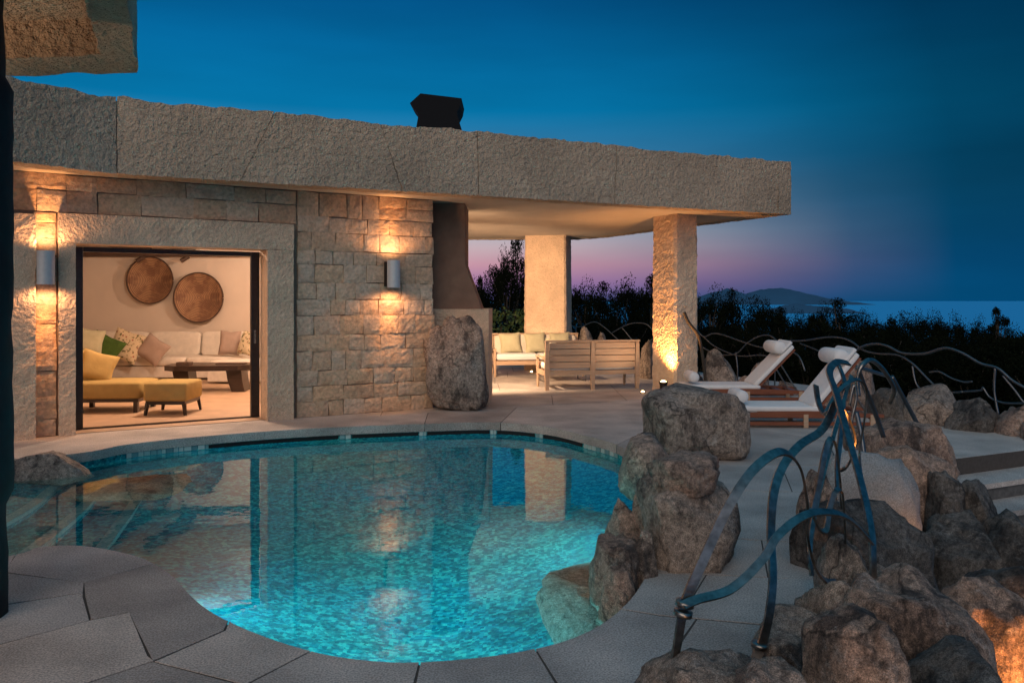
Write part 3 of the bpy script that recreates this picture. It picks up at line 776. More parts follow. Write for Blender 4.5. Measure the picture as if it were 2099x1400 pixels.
# stone walling ---------------------------------------------------------
wall = empty('stone_wall', parent=villa)
def backing(s0, s1, z0, z1, o=-0.03, dp=0.42):
    return MB().prism([(p.x, p.y) for p in wbox_poly(s0, s1, o, o - dp)], z0, z1).build('wall_core', M['wall_mortar'], wall)
backing(0.02, 2.05, 0, SOF + 0.01); backing(-4.2, 0.015, 2.635, SOF + 0.01); backing(-4.2, -2.775, 0, 2.633)
srnd = random.Random(11)
def stone(s0, s1, z0, z1, out):
    g = 0.0032; j = lambda: srnd.uniform(-0.009, 0.009)
    c = [(s0 + g + j(), z0 + g + j()), (s1 - g + j(), z0 + g + j()), (s1 - g + j(), z1 - g + j()), (s0 + g + j(), z1 - g + j())]
    n, m_ = 6, 5; vs = []; sd = srnd.uniform(0, 90); tl = srnd.uniform(-0.006, 0.006); tz = srnd.uniform(-0.006, 0.006)
    for b in range(m_ + 1):
        for a in range(n + 1):
            u, v = a / n, b / m_
            x = (c[0][0] * (1 - u) + c[1][0] * u) * (1 - v) + (c[3][0] * (1 - u) + c[2][0] * u) * v
            z = (c[0][1] * (1 - u) + c[1][1] * u) * (1 - v) + (c[3][1] * (1 - u) + c[2][1] * u) * v
            e = min(u, 1 - u, v, 1 - v); ed = 0.007 if e < 1e-6 else 0
            p = out - ed + tl * (u - .5) * 2 + tz * (v - .5) * 2 + 0.009 * noise.noise(Vector((x * 6, z * 6, sd))) + 0.008 * noise.noise(Vector((x * 17, z * 17, sd)))
            if e < 1e-6:
                x += 0.006 * noise.noise(Vector((x * 15, z * 15, sd + 5))); z += 0.006 * noise.noise(Vector((x * 15, z * 15, sd + 9)))
            vs.append(wp(x, p, z))
    fs = [(b * (n + 1) + a, b * (n + 1) + a + 1, (b + 1) * (n + 1) + a + 1, (b + 1) * (n + 1) + a) for b in range(m_) for a in range(n)]
    rim = [a for a in range(n + 1)] + [(b * (n + 1) + n) for b in range(1, m_ + 1)] + [(m_ * (n + 1) + a) for a in range(n - 1, -1, -1)] + [b * (n + 1) for b in range(m_ - 1, 0, -1)]
    k = len(vs); 
    for i in rim:
        p = vs[i]; q = (p - W0).dot(WN); vs.append(p - WN * (q + 0.05))
    L_ = len(rim)
    fs += [(rim[i], rim[(i + 1) % L_], k + (i + 1) % L_, k + i) for i in range(L_)]
    MB().add(vs, fs).build('stone', M['stone'], wall)
def ashlar(s0, s1, z0, z1, hmin=0.17, hmax=0.27, wmin=0.2, wmax=0.46, ragged=0.0):
    z = z0
    while z < z1 - 0.01:
        h = srnd.uniform(hmin, hmax)
        if z1 - z - h < hmin * 0.8: h = z1 - z if z1 - z < hmax * 1.25 else (z1 - z) / 2
        s = s0; e = s1 + srnd.uniform(-ragged, ragged)
        while s < e - 0.01:
            w = srnd.uniform(wmin, wmax)
            if e - s - w < wmin * 0.7: w = e - s
            o = srnd.uniform(0.0, 0.011)
            if h > 0.27 and srnd.random() < 0.30:
                q = z + h * srnd.uniform(0.4, 0.6)
                stone(s, s + w, z, q, o); stone(s, s + w, q, z + h, srnd.uniform(0.0, 0.011))
            else: stone(s, s + w, z, z + h, o)
            s += w
        z += h
ashlar(0.065, 2.10, 0.0, SOF, ragged=0.03); ashlar(-3.9, 0.055, 2.655, SOF, 0.19, 0.26, 0.3, 0.62); ashlar(-3.02, -2.79, 0.0, 2.645, 0.16, 0.3, 0.22, 0.3)
# granite pilaster beside the door
rough_prism(wbox_poly(-3.75, -3.0, 0.14, -0.2), -0.01, 2.60, 0.05, 0.010, 10).build('pilaster', M['granite'], wall)
# door surround
frame = empty('door_frame', parent=villa)
for (s0, s1, z0, z1, nm) in ((-2.775, 0.0, 2.285, 2.635, 'lintel'), (-2.77, -2.592, -0.01, 2.28, 'jamb'), (-0.352, -0.004, -0.01, 2.28, 'jamb')):
    rough_prism(wbox_poly(s0, s1, 0.085, -0.32), z0, z1, 0.05, 0.006, 14).build(nm, M['granite'], frame)
door = empty('sliding_door_frame', parent=villa)
for (s0, s1, z0, z1, nm) in ((-2.58, -2.50, 0.01, 2.27, 'stile'), (-0.475, -0.36, 0.01, 2.27, 'stile'), (-2.498, -0.477, 2.21, 2.27, 'head_rail'), (-2.498, -0.477, 0.009, 0.024, 'floor_track')):
    MB().box(s0, s1, 0.325, 0.40, z0, z1, WM, 0.004 if nm != 'floor_track' else 0).build(nm, M['dark_wood'], door)
MB().box(-0.44, -0.41, 0.312, 0.324, 1.02, 1.20, WM, 0.004).build('door_pull', M['steel'], door)
# room behind the door ------------------------------------------------------
room = empty('living_room', parent=villa)
LA, LB, LC, LD = wp(-2.85, -0.44, 0), Vector((-10.4, 17.4, 0)), Vector((-3.2, 17.4, 0)), wp(0.6, -0.44, 0)
def wallseg(a, b, z0, z1, th, name, mat, par):
    dd = (b - a).normalized(); nn = Vector((-dd.y, dd.x, 0)) * th
    return MB().prism([(p.x, p.y) for p in (a, b, b + nn, a + nn)], z0, z1).build(name, mat, par)
wallseg(LB, LC, 0, 2.9, 0.2, 'back_wall', M['plaster_room'], room); wallseg(LA, LB, 0, 2.9, -0.2 if False else -0.2, 'side_wall', M['plaster_room'], room); wallseg(LC, LD, 0, 2.9, 0.2, 'side_wall', M['plaster_room'], room)
MB().prism([(p.x, p.y) for p in (LA, LD, LC, LB)], 2.86, 2.98).build('ceiling', M['plaster_room'], room)
MB().prism([(p.x, p.y) for p in (wp(-2.58, -0.06, 0), wp(-0.36, -0.06, 0), LD, LC, LB, LA)], 0.003, 0.008).build('floor', M['room_floor'], room)
MB().box(-9.8, -4.6, 17.12, 17.26, 2.55, 2.64).build('beam', M['beam'], room)
for bx in (-7.95, -7.0): MB().box(bx, bx + 0.16, 15.2, 17.3, 2.66, 2.80).build('beam', M['beam'], room); MB().tube([(bx + 0.05, 17.2, 2.56), (bx - 0.1, 17.15, 2.45)], 0.05, 8).build('bracket', M['beam'], room)
# fireplace under the pavilion
fire = empty('fireplace', parent=villa)
hp = [(-1.45, SOF + 0.02), (-0.73, SOF + 0.02), (-0.73, 2.18), (-0.47, 1.47), (-1.5, 1.47)]
MB().profile(hp, 12.36, 13.4).build('hood', M['plaster_brown'], fire)
rough_prism([(-1.6, 12.3), (-0.36, 12.3), (-0.33, 13.45), (-1.6, 13.45)], -0.01, 1.475, 0.06, 0.008, 10).build('plinth', M['granite'], fire)

# canopy of the neighbouring roof at the left -----------------------------------
can = empty('roof_canopy'); tag(can, 'corner of a thick rough concrete canopy overhanging from above, lit from below', 'canopy')
e1 = Vector((-2.46, 5.25, 0)); er = Vector((0.397, -0.918, 0)); 
c_out = [e1, e1 + Vector((-0.85, 0.10, 0)), Vector((-6.5, 5.4, 0)), Vector((-6.5, 1.4, 0)), e1 + er * 4.1]
c_in = [e1 + er * 0.36 + Vector((-0.20, -0.02, 0)), Vector((-3.25, 4.98, 0)), Vector((-6.0, 5.0, 0)), Vector((-6.0, 1.9, 0)), e1 + er * 3.6 + Vector((-0.25, -0.02, 0))]
n = 5
def ringmesh(outer, inner, z):
    A = []; B = []
    for i in range(n):
        a, b = outer[i], outer[(i + 1) % n]; c, d2 = inner[i], inner[(i + 1) % n]; k = max(2, int((b - a).length / 0.07))
        for j in range(k): A.append(a.lerp(b, j / k) + Vector((0, 0, z))); B.append(c.lerp(d2, j / k) + Vector((0, 0, z)))
    return A, B
A, B = ringmesh(c_out, c_in, 3.10); m_ = len(A)
rowsv = [[p + Vector((0, 0, 0.75)) for p in A], [p + Vector((0, 0, 0.5)) for p in A], [p + Vector((0, 0, 0.25)) for p in A], [p + Vector((0, 0, 0.08)) for p in A], A, [a.lerp(b, 0.33) for a, b in zip(A, B)], [a.lerp(b, 0.66) for a, b in zip(A, B)], B, [p + Vector((0, 0, 0.26)) for p in B]]
vs = [wob(p, 0.018, 6) for r_ in rowsv for p in r_]
fs = [(j * m_ + i, j * m_ + (i + 1) % m_, (j + 1) * m_ + (i + 1) % m_, (j + 1) * m_ + i) for j in range(len(rowsv) - 1) for i in range(m_)]
MB().add(vs, fs).build('canopy_rim', M['concrete'], can)
MB().prism([(p.x, p.y) for p in c_in], 3.33, 3.6).build('canopy_panel', M['concrete'], can)
MB().prism([(p.x, p.y) for p in c_out], 3.83, 3.9).build('canopy_top', M['concrete'], can)
hw = tag(empty('house_wall', (-5.6, 3.2, 0)), 'rough plastered wall carrying the canopy', 'wall')
rough_prism([(-0.3, -2.0), (0.3, -2.0), (0.3, 1.3), (-0.3, 1.3)], -0.02, 3.15, 0.12, 0.012, 6).build('wall_body', M['concrete'], hw)
pst = empty('timber_post', (-2.87, 4.05, 0)); tag(pst, 'timber post coloured black for its unlit face, holding up the canopy beside the pool', 'post')
mb = MB(); vs = []; k = 18; m_ = 22
for j in range(41):
    z = 3.15 * j / 40
    off = -0.045 if z > 2.75 else (0.0 if z > 0.62 else -0.03)
    for i in range(m_):
        w = 2 * math.pi * i / m_; p = Vector((0.31 * math.copysign(abs(math.cos(w)) ** 0.6, math.cos(w)), 0.15 * math.copysign(abs(math.sin(w)) ** 0.6, math.sin(w)), z))
        if p.x > 0: p.x += off
        vs.append(wob(p, 0.012, 5))
fs = [(j * m_ + i, j * m_ + (i + 1) % m_, (j + 1) * m_ + (i + 1) % m_, (j + 1) * m_ + i) for j in range(40) for i in range(m_)] + [list(range(m_))[::-1], [40 * m_ + i for i in range(m_)]]
mb.add(vs, fs).build('post_shaft', M['post'], pst, True)

# ------------------------------------------------------------------ lamps of the place
def sconce(loc, nrm_, label, up, down, r=0.093, h=0.39, col_=WARM, tilt=-0.20, wide=44, side=0, side_z=0.0, wash=0):
    th = empty('wall_sconce', loc); tag(th, label, 'wall lamp', 'cylinder lamps on the walls')
    n_ = Vector(nrm_).normalized(); th.rotation_euler = (0, 0, math.atan2(n_.y, n_.x))
    MB().lathe([(r - 0.008, -h / 2 + 0.02), (r, -h / 2), (r, h / 2), (r - 0.008, h / 2), (r - 0.010, h / 2 - 0.03), (0.02, h / 2 - 0.035)], 32, Matrix.Translation((0.155, 0, 0))).build('shade', M['grey_metal'], th, False)
    MB().box(0.0, 0.07, -0.085, 0.085, -h / 2 + 0.015, h / 2 - 0.015, None, 0.004).build('bracket', M['bronze'], th)
    MB().lathe([(0.05, 0), (0.055, 0.012), (0.03, 0.02)], 16, Matrix.Translation((0.155, 0, h / 2 - 0.032))).build('lamp_glass', M['lamp'], th)
    if up: lamp('SPOT', (0.155, 0, h / 2 + 0.01), up, col_, th, (tilt, 0, 1), wide, 0.9, 0.05)
    if down: lamp('SPOT', (0.155, 0, -h / 2 - 0.02), down, col_, th, (-0.20, 0, -1), 44, 0.9, 0.05)
    if side: lamp('SPOT', (0.26, 0, 0), side, col_, th, (1, 0, side_z), 134, 0.6, 0.06)
    if wash:
        lamp('SPOT', (0.19, 0, h / 2 + 0.02), wash, (1.0, 0.50, 0.24), th, (0.1, 0, 1), 172, 0.5, 0.05); lamp('SPOT', (0.19, 0, -h / 2 - 0.02), wash, (1.0, 0.50, 0.24), th, (0.1, 0, -1), 172, 0.5, 0.05)
    return th
sconce(wp(1.40, 0.02, 1.985), WN, 'grey metal cylinder wall lamp on the stone wall beside the standing boulder', 40, 48, wash=18)
sconce(wp(-2.90, 0.02, 1.985), WN, 'grey metal cylinder wall lamp between the granite pilaster and the door frame', 46, 46, wash=18)
sconce((-5.28, 3.9, 1.9), (1, 0, 0), 'grey metal cylinder wall lamp under the concrete canopy', 240, 40, col_=(1.0, 0.66, 0.42), tilt=0.8, wide=98)
sconce((-0.85, 13.46, 2.0), (0, 1, 0), 'grey metal cylinder wall lamp on the rear of the fireplace', 24, 20, col_=WARM2, tilt=0.9, wide=150, side=1150, side_z=-0.62)
def uplight(loc, label, energy, aim, size=70, col_=WARM, r=0.07, h=0.0):
    th = empty('ground_light', loc); tag(th, label, 'ground light', 'small uplights set in the ground')
    if h: MB().lathe([(r * 0.9, -h), (r * 0.9, -0.031), (r * 0.4, -0.03)], 20).build('body', M['bronze'], th)
    MB().lathe([(r * 0.8, -0.03), (r, -0.03), (r * 1.05, 0.012), (r * 0.8, 0.014), (r * 0.78, 0.004)], 20).build('ring', M['bronze'], th)
    MB().lathe([(r * 0.77, 0.0), (r * 0.66, 0.022), (r * 0.35, 0.036), (0.005, 0.040)], 20).build('lens', M['lamp'], th, True)
    lamp('SPOT', (0, 0, 0.06), energy, col_, th, aim, size, 0.8, 0.05)
uplight((2.60, 13.74, 0.20), 'bright uplight on a short stem washing the lone column', 260, (0.12, 0.24, 1), 95, h=0.2)
uplight((2.28, 13.95, 0.0), 'small glowing uplight in the paving near the corner of the slatted sofa', 40, (-0.35, 0.2, 1), 110, WARM2, 0.045)
uplight((0.45, 17.9, 0.0), 'small uplight in the paving before the broad column', 40, (0.10, 0.5, 1), 100, WARM2, 0.06)
# hanging lamps under the roofs: shallow ceiling fittings
def ceiling_lamp(loc, label, energy, color, group):
    th = empty('ceiling_lamp', loc); tag(th, label, 'ceiling lamp', group)
    MB().lathe([(0.09, 0.0), (0.10, -0.03), (0.08, -0.05), (0.075, -0.04)], 24).build('housing', M['grey_metal'], th)
    MB().lathe([(0.074, -0.03), (0.06, -0.042), (0.005, -0.045)], 24).build('lens', M['lamp'], th)
    lamp('POINT', (0, 0, -0.14), energy, color, th, rad=0.10)
ceiling_lamp((-4.6, 12.0, 2.86), 'round ceiling lamp in the living room just inside the door', 250, (1.0, 0.72, 0.52), 'living room ceiling lamps')
ceiling_lamp((-8.2, 13.6, 2.86), 'round ceiling lamp in the living room over the arm of the corner sofa', 210, (1.0, 0.72, 0.52), 'living room ceiling lamps')
ceiling_lamp((-4.0, 15.0, 2.86), 'round ceiling lamp in the living room near the side wall', 190, (1.0, 0.72, 0.52), 'living room ceiling lamps')

# ------------------------------------------------------------------ living room furniture
def T(x, y, z, rz=0, rx=0, ry=0):
    return Matrix.Translation((x, y, z)) @ Matrix.Rotation(rz, 4, 'Z') @ Matrix.Rotation(rx, 4, 'X') @ Matrix.Rotation(ry, 4, 'Y')
sofa = empty('corner_sofa', (-7.5, 16.7, 0.008)); tag(sofa, 'long cream corner sofa with loose cushions along the living room wall', 'sofa')
def sp(name, m, mb): return mb.build(name, m, sofa, True)
MB().box(-2.5, 2.3, -0.55, 0.55, 0.04, 0.27, None, 0.02).build('sofa_base', M['cream'], sofa)
MB().box(-2.6, -1.45, -3.2, -0.56, 0.04, 0.27, T(0.35, 0, 0, R(-12)), 0.02).build('sofa_base', M['cream'], sofa)
MB().box(1.65, 2.75, -1.35, -0.56, 0.04, 0.25, None, 0.02).build('sofa_base', M['cream'], sofa)
for cxx in (-1.85, -0.75, 0.35, 1.45):
    sp('seat_cushion', M['cream'], MB().puff(1.09, 0.98, 0.2, T(cxx, -0.08, 0.365), 0.3, 0.18))
    sp('back_cushion', M['cream'], MB().puff(1.08, 0.24, 0.54, T(cxx, 0.36, 0.67, 0, R(-8)), 0.3, 0.22))
sp('seat_cushion', M['cream'], MB().puff(1.1, 1.25, 0.2, T(-2.0, -1.25, 0.365, R(-12)), 0.3, 0.18)); sp('seat_cushion', M['cream'], MB().puff(1.1, 1.25, 0.2, T(-2.25, -2.5, 0.365, R(-12)), 0.3, 0.18))
sp('back_cushion', M['cream'], MB().puff(0.24, 1.2, 0.5, T(-2.62, -1.3, 0.66, R(-12)), 0.3, 0.22))
sp('seat_cushion', M['cream'], MB().puff(1.08, 0.82, 0.2, T(2.2, -0.95, 0.35), 0.3, 0.18))
def cushion(px, py, Y, w, h, mat, label, tilt=0, rz=0, lean=-18, th=0.2, group='scatter cushions in the living room'):
    p = ap(px, py, Y); o = MB().pillow(w, h, th, Matrix.Rotation(rz, 4, 'Z') @ Matrix.Rotation(R(lean), 4, 'X') @ Matrix.Rotation(R(tilt), 4, 'Y')).build('cushion', M[mat], None, True, p)
    tag(o, label, 'cushion', group); return o
cushion(213, 716, 15.6, 0.62, 0.58, 'green', 'dark green velvet cushion on the corner sofa', 28, R(20))
cushion(258, 709, 15.9, 0.62, 0.62, 'floral', 'floral print cushion leaning beside the green velvet cushion', 20, R(10))
cushion(313, 717, 15.95, 0.56, 0.5, 'mauve', 'dusty mauve cushion in the middle of the corner sofa', 32, R(0))
cushion(471, 703, 16.35, 0.42, 0.52, 'mauve', 'dusty mauve cushion beside the round floral cushion near the sliding door', 3, R(10))
cushion(509, 704, 16.1, 0.38, 0.5, 'floral', 'floral print cushion near the sliding door end of the sofa', 8, R(-20), th=0.24)
cushion(183, 700, 15.2, 0.5, 0.5, 'olive', 'olive cushion behind the green velvet cushion', 10, R(25))
# yellow chair
ch = empty('yellow_chair', (-5.83, 11.72, 0.008), R(4)); tag(ch, 'low armless chair with mustard seat on dark wooden legs', 'chair')
MB().puff(1.05, 0.78, 0.25, T(0, 0, 0.315), 0.25, 0.14).build('seat', M['mustard'], ch, True)
MB().puff(0.2, 0.78, 0.55, T(-0.56, 0, 0.58, 0, 0, R(-10)), 0.3, 0.2).build('backrest', M['mustard'], ch, True)
MB().box(-0.48, 0.48, -0.35, 0.35, 0.15, 0.195).build('seat_frame', M['dark_wood'], ch)
for (a, b) in ((-0.45, -0.32), (0.44, -0.32), (-0.45, 0.32), (0.44, 0.32)): MB().box(a - 0.03, a + 0.03, b - 0.03, b + 0.03, 0, 0.15).build('leg', M['dark_wood'], ch)
cushion(199, 752, 11.75, 0.50, 0.46, 'yellow', 'golden yellow cushion on the low mustard chair', 18, R(25), -20, 0.17)
ot = empty('ottoman', (-4.83, 11.42, 0.008), R(2)); tag(ot, 'mustard upholstered footstool on splayed dark legs', 'footstool')
MB().puff(0.60, 0.66, 0.27, T(0, 0, 0.325), 0.22, 0.12).build('seat', M['mustard'], ot, True)
MB().box(-0.27, 0.27, -0.30, 0.30, 0.15, 0.20).build('seat_frame', M['dark_wood'], ot)
for (a, b) in ((-1, -1), (1, -1), (-1, 1), (1, 1)):
    MB().tube([(a * 0.25, b * 0.28, 0.17), (a * 0.275, b * 0.305, 0.0)], 0.032, 4, 0.022).build('leg', M['dark_wood'], ot)
ct = empty('coffee_table', (-5.35, 14.2, 0.008), R(6)); tag(ct, 'low dark wooden table with thick cut-corner top', 'table')
pp = [(-0.72, -0.22), (-0.5, -0.42), (0.55, -0.36), (0.78, -0.12), (0.74, 0.3), (0.5, 0.44), (-0.5, 0.44), (-0.74, 0.24)]
MB().prism(pp, 0.38, 0.47).build('table_top', M['dark_wood'], ct)
for sx in (-0.42, 0.48):
    MB().profile([(sx - 0.16, 0.38), (sx + 0.10, 0.38), (sx + 0.12, 0.2), (sx + 0.16, 0), (sx - 0.06, 0), (sx - 0.13, 0.2)], -0.24, 0.24).build('leg', M['dark_wood'], ct)
bk = MB().box(-0.12, 0.12, -0.08, 0.08, 0, 0.05, None, 0.004).build('box', M['beam'], None, False, (-5.75, 14.05, 0.478)); tag(bk, 'small brown box lying on the low dark table', 'box')
tr = MB().box(-0.25, 0.25, -0.09, 0.09, 0, 0.02, None, 0.004).build('tray', M['beam'], None, False, (-5.0, 14.25, 0.478)); tag(tr, 'flat dark tray lying on the low dark table', 'tray')
def basket(px, py, r, label, seed):
    p = ap(px, py, 17.33); th = empty('wall_basket', p, 0); th.rotation_euler = (R(90), 0, 0); tag(th, label, 'basket', 'woven baskets on the living room wall')
    prof = []
    for i in range(22):
        q = i / 21; prof.append((0.004 + r * q, 0.015 + 0.10 * q ** 2 + 0.006 * (i % 2)))
    prof = [(r * 0.99, 0.09)] + prof[::-1]
    MB().lathe(prof, 48).build('weave', M['basket'], th, True)
    MB().tube([(r * math.cos(a * 0.13), r * math.sin(a * 0.13), 0.118) for a in range(49)] , 0.016, 6).build('rim', M['beam'], th, True)
    MB().lathe([(0.10, 0.012), (0.09, 0.034), (0.02, 0.042)], 20).build('boss', M['beam'], th, True)
basket(312, 575, 0.50, 'dark woven basket with a black centre on the living room wall', 0.3)
basket(411, 610, 0.53, 'larger lighter woven basket on the living room wall', 1.4)

# ------------------------------------------------------------------ pavilion seats
def teak_sofa(loc, rz, w, label, pillows):
    th = empty('teak_sofa', loc, rz); tag(th, label, 'sofa', 'teak sofas under the pavilion')
    zt, zs = 0.86, 0.34
    for x in (0.03, w / 2, w - 0.03):
        MB().profile([(-0.03, 0), (0.03, 0), (0.045, zs), (0.03, zt), (-0.03, zt), (-0.045, zs)], -0.03, 0.03, Matrix.Translation((x, 0.0, 0)) @ Matrix.Shear('XZ', 4, (0, 0.0)) if False else Matrix.Translation((x, 0.02, 0))).build('back_post', M['teak'], th)
        if x != w / 2: MB().tube([(x, 0.68, zs), (x, 0.70, 0.0)], 0.034, 6, 0.022).build('leg', M['teak'], th)
    MB().box(-0.01, w + 0.01, -0.035, 0.05, zt + 0.002, zt + 0.035, None, 0.006).build('top_rail', M['teak'], th)
    for b in (0, 1):
        x0 = 0.075 + b * (w / 2 - 0.03); x1 = x0 + w / 2 - 0.12
        for k in range(4):
            z = 0.395 + k * 0.117
            MB().box(x0, x1, 0.005, 0.032, z, z + 0.104, None, 0.004).build('slat', M['teak'], th)
    MB().box(0.075, w - 0.075, 0.0, 0.045, 0.27, 0.345, None, 0.004).build('rear_rail', M['teak'], th)
    MB().box(0.06, w - 0.06, 0.655, 0.695, 0.25, 0.335, None, 0.004).build('front_rail', M['teak'], th)
    for x in (-0.012, w - 0.055):
        MB().profile([(0.05, 0.545), (0.3, 0.565), (0.73, 0.56), (0.73, 0.59), (0.3, 0.60), (0.05, 0.585)], x, x + 0.067, Matrix(((0, 1, 0, 0), (1, 0, 0, 0), (0, 0, 1, 0), (0, 0, 0, 1)))).build('arm', M['teak'], th)
        MB().box(x + 0.01, x + 0.055, 0.67, 0.715, 0.335, 0.56).build('arm_post', M['teak'], th)
        MB().box(x + 0.012, x + 0.055, 0.05, 0.655, 0.26, 0.335).build('side_rail', M['teak'], th)
    for b in (0, 1):
        xc = 0.06 + (w - 0.12) * (0.25 + 0.5 * b)
        MB().puff((w - 0.14) / 2, 0.62, 0.15, T(xc, 0.36, 0.415), 0.3, 0.15).build('seat_cushion', M['white'], th, True)
        MB().puff((w - 0.16) / 2, 0.17, 0.42, T(xc, 0.15, 0.66, 0, R(10)), 0.35, 0.25).build('back_cushion', M['beige'], th, True)
    for (x, z, m_, lab) in pillows:
        o = MB().pillow(0.46, 0.44, 0.16, Matrix.Rotation(R(16), 4, 'X') @ Matrix.Rotation(R(4), 4, 'Y')).build('cushion', M[m_], None, True)
        q = th.matrix_basis @ Vector((x, 0.33, z)); o.location = q; o.rotation_euler = (0, 0, rz); tag(o, lab, 'cushion', 'scatter cushions on the teak sofas')
    return th
bpy.context.view_layer.update()
teak_sofa((0.60, 14.25, 0.0), R(12), 1.76, 'weathered teak sofa showing its slatted back', [(0.28, 0.70, 'olive', 'olive cushion on the seat of the slatted teak sofa')])
teak_sofa((1.45, 17.75, 0.0), R(188), 1.95, 'white cushioned teak sofa before the broad column', [(1.55, 0.70, 'olive', 'olive cushion at the arm end of the white cushioned sofa beside the fireplace'), (1.0, 0.70, 'olive', 'olive cushion in the middle of the white cushioned sofa'), (0.45, 0.70, 'olive', 'olive cushion on the white cushioned sofa half hidden by the slatted sofa')])
lt = empty('low_metal_table', (1.0, 16.1, 0.0), R(12)); tag(lt, 'low table on a thin metal frame between the two teak sofas', 'table')
MB().box(-0.45, 0.45, -0.3, 0.3, 0.33, 0.36, None, 0.004).build('table_top', M['mahogany'], lt)
for sx in (-0.42, 0.42): MB().tube([(sx, -0.27, 0.33), (sx, -0.27, 0.012), (sx, 0.27, 0.012), (sx, 0.27, 0.33)], 0.011, 6).build('leg_loop', M['iron'], lt)

# ------------------------------------------------------------------ loungers
def lounger(loc, rz, label, ang):
    th = empty('sun_lounger', loc, rz); tag(th, label, 'sun lounger', 'white sun loungers beside the railing')
    Lg, w = 1.95, 0.66
    for y in (-w / 2, w / 2 - 0.03):
        top = [(x, 0.175 + 0.035 * math.sin(math.pi * x / Lg)) for x in [Lg * i / 14 for i in range(15)]]
        MB().profile(top + [(Lg, 0.135), (Lg * 0.5, 0.125), (0, 0.135)], y, y + 0.03).build('side_rail', M['mahogany'], th)
        MB().box(0.05, Lg - 0.05, y + 0.006, y + 0.024, 0.03, 0.075).build('low_rail', M['mahogany'], th)
        for x in (0.12, 0.98, Lg - 0.14):
            MB().box(x - 0.03, x + 0.03, y - 0.004, y + 0.034, 0, 0.17, None, 0.004).build('leg', M['teak'], th)
    for k in range(9):
        MB().box(0.04 + k * 0.21, 0.12 + k * 0.21, -w / 2 + 0.032, w / 2 - 0.032, 0.155, 0.172).build('slat', M['mahogany'], th)
    MB().puff(1.20, w - 0.04, 0.075, T(0.60, 0, 0.232), 0.25, 0.10).build('mattress', M['white'], th, True)
    bl = 0.86; m0 = T(1.14, 0, 0.20, 0, 0, -ang)
    bk_ = MB().box(0, bl, -w / 2 + 0.035, w / 2 - 0.035, 0.0, 0.028, m0).build('backrest_frame', M['mahogany'], th)
    MB().puff(bl + 0.02, w - 0.04, 0.075, m0 @ T(bl / 2 + 0.02, 0, 0.07), 0.25, 0.12).build('back_mattress', M['white'], th, True)
    mb = MB(); mr = m0 @ T(bl - 0.14, 0, 0.20, 0, R(90)); mb.lathe([(0.02, -0.31), (0.08, -0.305), (0.10, -0.28), (0.105, 0), (0.10, 0.28), (0.08, 0.305), (0.02, 0.31)], 24, mr); mb.build('head_roll', M['white'], th, True)
    MB().puff(0.24, w - 0.02, 0.05, m0 @ T(bl - 0.06, 0, 0.135), 0.3, 0.2).build('towel_fold', M['white'], th, True)
    for y in (-0.22, 0.22): MB().tube([m0 @ Vector((0.55, y, 0.0)), (1.78, y, 0.17)], 0.012, 6).build('prop', M['steel'], th)
    return th
lounger((2.74, 10.45, 0), R(-2), 'white cushioned lounger behind the dark boulder, close to the iron railing', R(51))
lounger((2.76, 13.0, 0), R(-1), 'white cushioned lounger nearer the lone column and its uplight', R(46))
tw = MB().lathe([(0.02, -0.25), (0.075, -0.245), (0.085, -0.2), (0.085, 0.2), (0.075, 0.245), (0.02, 0.25)], 20, T(0, 0, 0, 0, R(90))).build('rolled_towel', M['white'], None, True, (2.90, 12.95, 0.385)); tag(tw, 'rolled white towel at the foot of the lounger near the column', 'towel', 'rolled towels on the loungers')
tw = MB().lathe([(0.02, -0.24), (0.07, -0.235), (0.08, -0.2), (0.08, 0.2), (0.07, 0.235), (0.02, 0.24)], 20, T(0, 0, 0, 0, R(90))).build('rolled_towel', M['white'], None, True, (2.95, 10.45, 0.375)); tag(tw, 'rolled white towel at the foot of the lounger behind the dark boulder', 'towel', 'rolled towels on the loungers')

